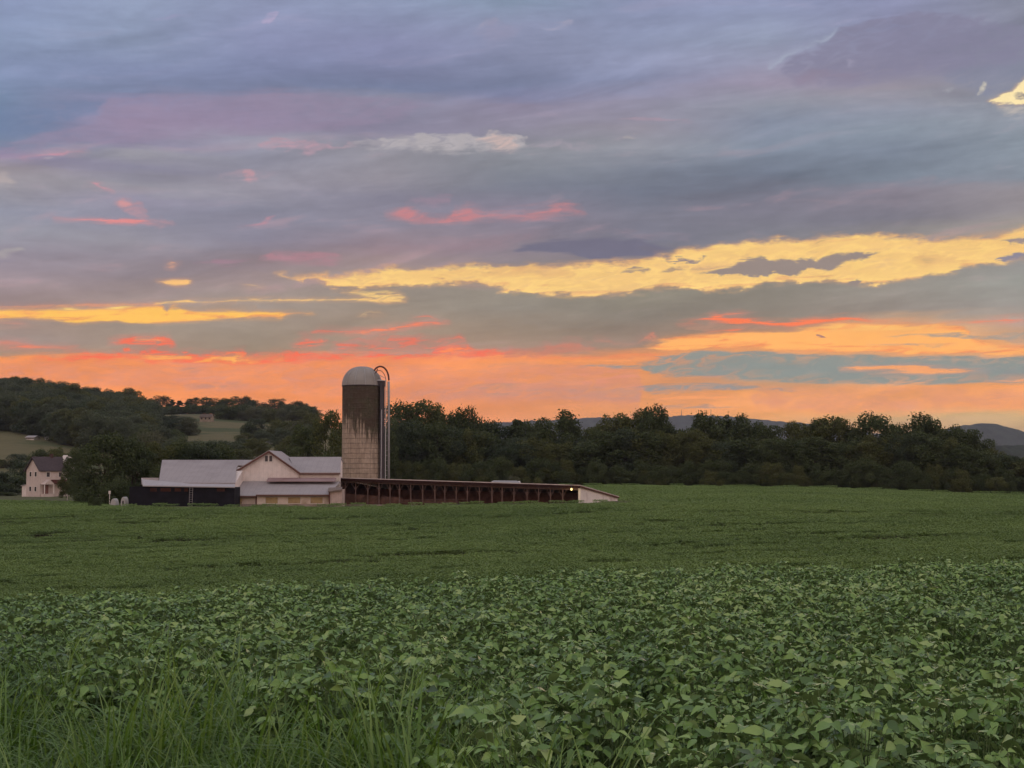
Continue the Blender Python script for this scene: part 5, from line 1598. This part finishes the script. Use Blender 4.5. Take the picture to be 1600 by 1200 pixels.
m.bar((X(585, py_), py_ - .2, Zr(583.5, py_, 600)), (X(602, py_), py_ - .2, Zr(591, py_, 600)), .10, .05)
m.bar((X(587, py_), py_ + .5, Zr(583.0, py_, 600)), (X(602, py_), py_ + .5, Zr(591, py_, 600)), .10, .05)
m.build('catwalk', galv, S_)
for k, pxx in enumerate((602.6,)):
    m = MB().bar((X(pxx, 226.4), 226.4, -4.9), (X(pxx, 226.4), 226.4, Zr(592, 226.4, 600)), .13)
    for j in range(24):
        z = -4.5 + j * .75
        m.bar((X(pxx, 226.4), 226.4, z), (X(pxx + 3.4, 226.4), 226.6, z), .04)
    m.build('ladder', galv, S_)

# ---- long open-fronted red shed
PL = Vector((X(531, 208), 208.0, 0)); PR = Vector((X(905, 196), 196.0, 0))
fd = (PR - PL); LEN = fd.length; fd.normalize()
bd = Vector((-fd.y, fd.x, 0))
zfl, zfr = Zr(747.5, 208, 530), Zr(759.5, 196, 905)
zbr = Zr(776.5, 213, 962)
DP = 18.0
drop = zfr - zbr
R_ = empty('cattle_shed', (PL + fd * LEN * .5 + Vector((0, 0, -4.8))), 'long low open-fronted dark red shed with Y-braced posts and white end wall', 'shed')


def q3(s, b, z):
    p = PL + fd * s + bd * b
    return Vector((p.x, p.y, z))


def zf(s): return zfl + (zfr - zfl) * s / LEN


r = MB()
slab(r, [q3(-.5, -.6, zf(0) + .16), q3(LEN + .3, -.6, zf(LEN) + .16), q3(LEN + .3, DP, zf(LEN) - drop + .1), q3(-.5, DP, zf(0) - drop + .1)], .10)
r.build('roof', mat('light_shed_roof', (0.55, 0.48, 0.45), 0.6, 0.08, .5, dark=(0.30, .24, .22), dscale=.3, spec=.4), R_)
m = MB()
m.bar(q3(-.5, -.56, zf(0) - .12), q3(LEN + .25, -.56, zf(LEN) - .12), .06, .34)
m.build('fascia', mat('dark_red_fascia', (0.03, 0.012, 0.010), .85, .2, 1.5), R_)
m = MB()
m.bar(q3(LEN + .24, -.5, zf(LEN) - .02), q3(LEN + .24, DP, zf(LEN) - drop - .06), .06, .26)
m.build('rake_board', trim_b, R_)
m = MB()
m.bar(q3(0, 0, zf(0) - .42), q3(LEN, 0, zf(LEN) - .42), .2, .26)
m.build('header_beam', red_post, R_)
m = MB()
m.prism([q3(0, DP - .4, -5.3), q3(LEN - .2, DP - .4, -5.3), q3(LEN - .2, DP - .4, zf(LEN) - drop), q3(0, DP - .4, zf(0) - drop)], bd * .15)
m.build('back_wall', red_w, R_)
m = MB()
m.prism([q3(0, 6.0, -5.3), q3(LEN * .995, 6.0, -5.3), q3(LEN * .995, 6.0, -3.1), q3(0, 6.0, -2.6)], bd * .12)
m.build('partition', red_w, R_)
m = MB()
m.prism([q3(0, .3, -5.3), q3(0, 17.5, -5.3), q3(0, 17.5, zf(0) - drop * .97 - .1), q3(0, .3, zf(0) - .25)], fd * .15)
m.build('side_wall', red_w, R_)
m = MB()
m.prism([q3(LEN - .12, -.12, -5.3), q3(LEN - .12, DP - .02, -5.3), q3(LEN - .12, DP - .02, zf(LEN) - drop - .02), q3(LEN - .12, -.12, zf(LEN) + .02)], fd * .2)
m.build('end_wall', mat('white_end_wall', (0.70, 0.65, 0.61), .8, .06, 1.2, dark=(.48, .42, .38), dscale=.4), R_)
MB().bar(q3(LEN + .10, -.16, -5.2), q3(LEN + .10, -.16, zf(LEN) - .3), .26, .1, up=bd).build('corner_board', white_trim, R_)
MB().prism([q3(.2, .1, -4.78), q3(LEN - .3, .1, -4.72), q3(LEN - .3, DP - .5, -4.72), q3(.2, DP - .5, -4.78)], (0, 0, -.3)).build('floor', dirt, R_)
ns = 19
for k in range(ns + 1):
    s = .9 + (LEN - 3.2) * k / ns + (rnd.uniform(-.14, .14) if 0 < k < ns else 0)
    bl, br_ = rnd.uniform(.5, .72), rnd.uniform(.5, .72)
    zt_ = zf(s) - .5
    m = MB()
    m.bar(q3(s + rnd.uniform(-.05, .05), 0, -5.2), q3(s, 0, zt_), rnd.uniform(.14, .19))
    po = m.build('post', red_post, R_)
    m = MB()
    m.bar(q3(s, -.02, zt_ - 1.05), q3(s - bl, -.02, zt_ + .02), .07)
    m.bar(q3(s, -.02, zt_ - 1.05), q3(s + br_, -.02, zt_ + .02), .07)
    m.build('brace', red_post, po)
# feed barrier and concrete kerb
m = MB()
m.prism([q3(.3, -.35, -5.3), q3(LEN * .34, -.35, -5.3), q3(LEN * .34, -.35, Zr(789, 203, 600)), q3(.3, -.35, Zr(788, 207, 540))], bd * .3)
m.build('kerb', conc, R_)
m = MB()
m.prism([q3(.4, .35, -5.3), q3(LEN * .27, .35, -5.3), q3(LEN * .27, .35, -3.75), q3(.4, .35, -3.2)], bd * .1)
m.build('feed_barrier', brown_bd, R_)
m = MB()
for z in (-4.05, -4.4):
    m.bar(q3(LEN * .27, -.2, z), q3(LEN * .55, -.2, z + .15), .07)
m.build('rail', red_post, R_)
m = MB()
m.prism([q3(LEN * .27, .5, -5.3), q3(LEN * .50, .5, -5.3), q3(LEN * .50, .5, -4.1), q3(LEN * .27, .5, -4.1)], bd * .1)
m.build('feed_board', brown_bd, R_)
# yard lamp, lit
lp = q3(LEN - .85, -.75, Zr(763.5, 196, 896))
lo = empty('yard_lamp', lp, 'small lit yard lamp glowing under the right end of the long red shed eave', 'lamp')
m = MB().bar(lp + Vector((0, .25, .25)), lp + Vector((0, 0, .22)), .05)
m.tube([lp + Vector((0, 0, .28)), lp + Vector((0, 0, .16)), lp + Vector((0, 0, .06))], [.05, .14, .2], 12)
m.build('lamp_shade', dark_st, lo)
bm_ = bpy.data.materials.new('lit_bulb'); bm_.use_nodes = True
N = NT(bm_.node_tree)
em = N.add('ShaderNodeEmission'); em.inputs[0].default_value = (1.0, 0.72, 0.26, 1); em.inputs[1].default_value = 3.2
N.link(em.outputs[0], N.add('ShaderNodeOutputMaterial').inputs[0])
m = MB()
m.tube([lp + Vector((0, 0, .10)), lp + Vector((0, 0, .04)), lp + Vector((0, 0, -.10)), lp + Vector((0, 0, -.20)), lp + Vector((0, 0, -.25))], [.05, .10, .12, .08, .01], 12)
m.build('bulb', bm_, lo, True)
pl_ = bpy.data.lights.new('lamp_light', 'POINT'); pl_.energy = 22; pl_.color = (1, .78, .42); pl_.shadow_soft_size = .12
plo = bpy.data.objects.new('lamp_light', pl_); plo.location = lp + Vector((0, -.35, -.45)); COL.objects.link(plo)

# ---- white-roofed low building behind the long shed
V_ = empty('white_roofed_shed', (X(792, 240), 240, -4.6), 'low shed with white roof just showing above the long red shed roof', 'shed')
w = MB()
x0, x1 = X(768, 240), X(813, 240)
w.prism([(x0, 240, -5), (x0, 240, -2.35), (x0, 243, -1.75), (x0, 246, -2.35), (x0, 246, -5)], (x1 - x0, 0, 0))
w.build('wall', white_w, V_)
r = MB()
slab(r, [(x0 - .3, 239.6, Zr(756, 239.6, 800)), (x1 + .4, 239.6, Zr(756, 239.6, 800)), (x1 - .6, 243, Zr(750.9, 243, 800)), (x0 + .3, 243, Zr(750.6, 243, 800))], .1)
slab(r, [(x0 + .3, 243.004, Zr(750.6, 243, 800)), (x1 - .6, 243.004, Zr(750.9, 243, 800)), (x1 + .4, 246.4, Zr(756, 239.6, 800)), (x0 - .3, 246.4, Zr(756, 239.6, 800))], .1)
r.build('roof', mat('white_metal_roof', (0.25, 0.24, 0.23), .5, .05, .6), V_)

# ---- farmhouse
house_w = mat('pinkish_siding', (0.52, 0.45, 0.41), .8, .06, 1, dark=(.42, .36, .33), dscale=.3, stripes=(2, .3, .15))
house_r = mat('dark_shingle', (0.060, 0.048, 0.052), .8, .15, 2)
H_ = empty('farmhouse', (X(64, 318), 318, -5.9), 'small two-storey pale farmhouse with dark steep roof at the far left', 'house')
C0 = Vector((X(64, 318), 318, 0))
gv = Vector((-.74, .67, 0)); sv = Vector((.67, .74, 0))
GL, SL = 5.6, 7.2


def h3(g, s, z):
    p = C0 + gv * g + sv * s
    return Vector((p.x, p.y, z))


zb, zev, zrd = -6.3, Zr(734, 319, 60), Zr(714.5, 320, 50)
w = MB()
w.prism([h3(0, 0, zb), h3(0, 0, zev), h3(GL / 2, 0, zrd), h3(GL, 0, zev), h3(GL, 0, zb)], sv * SL)
w.build('wall', house_w, H_)
r = MB()
k_ = (zrd - zev) / (GL / 2)
o_ = .35
slab(r, [h3(-o_, -o_, zev - o_ * k_ + .15), h3(-o_, SL + o_, zev - o_ * k_ + .15), h3(GL / 2, SL + o_, zrd + .15), h3(GL / 2, -o_, zrd + .15)], .16)
slab(r, [h3(GL / 2 + .004, -o_, zrd + .15), h3(GL / 2 + .004, SL + o_, zrd + .15), h3(GL + o_, SL + o_, zev - o_ * k_ + .15), h3(GL + o_, -o_, zev - o_ * k_ + .15)], .16)
ro = r.build('roof', house_r, H_)
MB().prism([h3(GL / 2 - .3, SL * .55, zrd - .6), h3(GL / 2 + .3, SL * .55, zrd - .6), h3(GL / 2 + .3, SL * .55, zrd + .75), h3(GL / 2 - .3, SL * .55, zrd + .75)], sv * .6).build('chimney', mat('brick', (.07, .04, .035), .9, .2, 3), ro)
# cross gable at the far end with its white face
w = MB()
w.prism([h3(-.5, SL - .75, zev - .2), h3(-.5, SL + .75, zev - .2), h3(-.5, SL + .75, zev + 1.7), h3(-.5, SL, zrd + .5), h3(-.5, SL - .75, zev + 1.7)], gv * 3.4)
w.build('cross_gable', white_trim, H_)
tb = MB()
tb.bar(h3(-.4, -.4, zev - o_ * k_), h3(GL / 2, -.4, zrd), .08, .2)
tb.bar(h3(GL / 2, -.4, zrd), h3(GL + .4, -.4, zev - o_ * k_), .08, .2)
tb.build('fascia', house_r, H_)


def hwin(g=None, s=None, z0=0, z1=1, wd=.8):
    if g is not None:
        a, b = h3(g - wd / 2, 0, z0), h3(g + wd / 2, 0, z0); n = -sv
    else:
        a, b = h3(0, s - wd / 2, z0), h3(0, s + wd / 2, z0); n = -gv
    e = (b - a).normalized(); u = Vector((0, 0, z1 - z0))
    fr_ = MB()
    for p0, p1, wdd in ((a - e * .1, a - e * .1 + u, .16), (b + e * .1, b + e * .1 + u, .16)):
        fr_.bar(p0 + n * .05, p1 + n * .05, wdd, .08, up=n)
    fr_.bar(a + n * .05 - e * .15, b + n * .05 + e * .15, .08, .12)
    fr_.bar(a + u + n * .05 - e * .15, b + u + n * .05 + e * .15, .08, .14)
    fo = fr_.build('window', white_trim, H_)
    MB().prism([a + n * .004, b + n * .004, b + u + n * .004, a + u + n * .004], n * .03).build('pane', glass, fo)


for g in (GL * .30, GL * .68):
    hwin(g=g, z0=Zr(745, 319, 60), z1=Zr(737, 319, 60), wd=.75)
    hwin(g=g, z0=Zr(768, 319, 60), z1=Zr(760, 319, 60), wd=.75)
for s in (1.9, 4.8):
    hwin(s=s, z0=Zr(745.5, 319, 60), z1=Zr(737.5, 319, 60), wd=.75)
# porch
pz = Zr(757, 317, 60)
w = MB()
w.prism([h3(-1.6, .1, pz), h3(-1.6, 2.6, pz), h3(-1.6, 1.35, pz + 1.0)], gv * 1.58)
w.build('porch_gable', house_w, H_)
r = MB()
slab(r, [h3(-1.5, 2.6, pz + .25), h3(-1.5, 6.6, pz + .25), h3(-.02, 6.6, pz + 1.0), h3(-.02, 2.6, pz + 1.0)], .12)
r.build('porch_roof', mat('dark_red_roof', (.075, .025, .02), .85, .15, 2), H_)
MB().prism([h3(-1.4, .2, zb), h3(-1.4, 2.5, zb), h3(-1.4, 2.5, zb + 1.3), h3(-1.4, .2, zb + 1.3)], gv * 1.38).build('porch_base', house_w, H_)
for s in (.25, 2.45):
    MB().bar(h3(-1.45, s, zb + 1.3), h3(-1.45, s, pz), .2).build('porch_post', white_trim, H_)
MB().box(X(63.5, 319), X(64, 319), 319, 319.1, -5, -4.9)
dr_ = MB().prism([h3(-.06, .7, zb + 1.3), h3(-.06, 2.0, zb + 1.3), h3(-.06, 2.0, pz - .1), h3(-.06, .7, pz - .1)], gv * .05).build('door', mat('red_brown_door', (.20, .10, .085), .7, .1, 2), H_)
MB().prism([h3(-.12, 1.85, zb + 2.2), h3(-.12, 1.92, zb + 2.2), h3(-.12, 1.92, zb + 2.35), h3(-.12, 1.85, zb + 2.35)], gv * .05).build('handle', dark_st, dr_)
# annex at the left
w = MB()
w.prism([h3(GL + .01, .5, zb), h3(GL + 2.6, .5, zb), h3(GL + 2.6, .5, Zr(759.5, 321, 30)), h3(GL + .01, .5, Zr(757, 321, 30))], sv * 3.4)
w.build('annex_wall', white_w, H_)
r = MB()
slab(r, [h3(GL + .01, .3, Zr(756.2, 321, 30)), h3(GL + 2.9, .3, Zr(759, 321, 30)), h3(GL + 2.9, 4, Zr(759, 321, 30)), h3(GL + .01, 4, Zr(756.2, 321, 30))], .12)
r.build('annex_roof', roof_l, H_)

# ---- small white things between house and barns
def hutch(px, row, d, wd, hh, lb):
    z0 = gz(X(px, d), d)
    zt2 = max(Zr(row, d, px), z0 + hh)
    o = empty('calf_hutch', (X(px, d), d, z0), lb, 'calf hutch')
    m = MB(); x = X(px, d); K = 8
    prof = [(x - wd / 2, z0)] + [(x - wd / 2 + wd * .5 * (1 - math.cos(math.pi * k / K)), z0 + (zt2 - z0) * (.35 + .65 * math.sin(math.pi * k / K))) for k in range(K + 1)] + [(x + wd / 2, z0)]
    m.prism([(a, d, b) for a, b in prof], (0, 1.8, 0))
    m.build('shell', mat('white_plastic', (.42, .41, .40), .5, .04, 2, spec=.4), o)
    MB().prism([(x - wd * .18, d - .03, z0 + .05), (x + wd * .18, d - .03, z0 + .05), (x + wd * .18, d - .03, z0 + .6), (x, d - .03, z0 + .75), (x - wd * .18, d - .03, z0 + .6)], (0, .028, 0)).build('opening', dark_st, o)


hutch(178.5, 779, 212, .8, .8, 'white domed calf hutch under the large round tree, left one')
hutch(194, 776.5, 206, .6, .9, 'taller white calf hutch beside the dark shed front')
for px, row, d, hh, lb, wd in ((107, 771, 262, 1.9, 'short white post in front of the drooping dark tree', .28), (173, 767, 222, 1.8, 'small white board on a post under the large round tree', .32)):
    z0 = gz(X(px, d), d); zt2 = max(Zr(row, d, px), z0 + 1.0)
    o = empty('post', (X(px, d), d, z0), lb, 'post')
    MB().bar((X(px, d), d, z0 - .1), (X(px, d), d, zt2 - .3), .09).build('shaft', white_trim, o)
    MB().box(X(px, d) - wd / 2, X(px, d) + wd / 2, d - .06, d - .012, zt2 - .45, zt2).build('board', white_trim, o)

# ---- distant small buildings on the hill
def far_house(px, row_t, row_b, d, halfw, lb, wm, rm, cat='house', nwin=3):
    d = min(range(int(d * .8), int(d * 1.3), 4), key=lambda q_: abs(gz(X(px, q_), q_) - Zr(row_b, q_, px)))
    x = X(px, d); w_ = halfw / F * d
    z1 = Zr(row_t, d, px); z0 = gz(x, d) - .5
    zz = min(z1 - 1.5, Zr(row_b, d, px) + 0)
    ev = z0 + .5 + max(.8, (z1 - z0 - .5) * .6)
    o = empty('distant_' + cat, (x, d, z0 + .5), lb, cat)
    MB().prism([(x - w_, d, z0), (x - w_, d, ev), (x - w_, d + 4, max(z1, ev + .5)), (x - w_, d + 8, ev), (x - w_, d + 8, z0)], (2 * w_, 0, 0)).build('wall', wm, o)
    r = MB(); zp_ = max(z1, ev + .5)
    slab(r, [(x - w_ - .3, d - .4, ev + .05), (x + w_ + .3, d - .4, ev + .05), (x + w_ + .3, d + 4, zp_ + .2), (x - w_ - .3, d + 4, zp_ + .2)], .15)
    slab(r, [(x - w_ - .3, d + 4.004, zp_ + .2), (x + w_ + .3, d + 4.004, zp_ + .2), (x + w_ + .3, d + 8.4, ev + .05), (x - w_ - .3, d + 8.4, ev + .05)], .15)
    r.build('roof', rm, o)
    for k in range(nwin):
        xx = x - w_ + 2 * w_ * (k + .5) / nwin
        MB().box(xx - .4, xx + .4, d - .06, d - .004, ev - .25 - .35 * (ev - z0 - .5), ev - .25).build('window', glass, o)


far_house(321, 647, 659, 838, 9, 'tiny pale house on the hilltop field, seen above the barn', mat('dull_cream', (.26, .22, .17), .85, .2, 1), mat('brown_shingle', (.10, .075, .06), .85, .2, 1))
far_house(47, 681, 687, 618, 6.5, 'tiny long white shed on the left-hand hill pasture', white_trim, roof_l, 'shed', 4)
far_house(74, 683, 687, 606, 3.5, 'tiny pale hut right of the white shed on the left-hand pasture', white_w, roof_g, 'hut', 1)
far_house(419, 691, 695, 560, 4.5, 'tiny pale-roofed hut on the slope above the barn gable', white_w, roof_l, 'hut', 2)
far_house(284, 646, 650, 930, 6, 'tiny pale shed below the crest trees of the hill', white_w, roof_l, 'shed', 2)

# ---- radio masts on the far ridge
for px, rt, lb in ((1065, 640, 'faint thin radio mast on the blue ridge, leftmost of three'), (1102, 641, 'faint thin radio mast on the blue ridge, middle of three'), (1111, 640, 'faint thin radio mast on the blue ridge, rightmost of three')):
    d = 7200
    m = MB().tube([(X(px, d), d, Zr(656, d, px)), (X(px, d), d, Zr(rt, d, px))], [2.2, .8], 4)
    tag(m.build('radio_mast', dark_st), lb, 'mast', 'radio masts on the far ridge')

# ------------------------------------------------------------------ haze
hz = MB().box(-8700, 8700, -8700, 8700, float(min(vv[:, 2].min(), -81)) - 1, 265)
hm = bpy.data.materials.new('haze')
hm.use_nodes = True
N = NT(hm.node_tree)
pv = N.add('ShaderNodeVolumePrincipled')
pv.inputs['Color'].default_value = (0.72, 0.80, 1.0, 1)
pv.inputs['Density'].default_value = HAZE
pv.inputs['Anisotropy'].default_value = 0.0
N.link(pv.outputs[0], N.add('ShaderNodeOutputMaterial').inputs['Volume'])
ho = hz.build('haze', hm)
tag(ho, 'thin evening haze', kind='stuff')
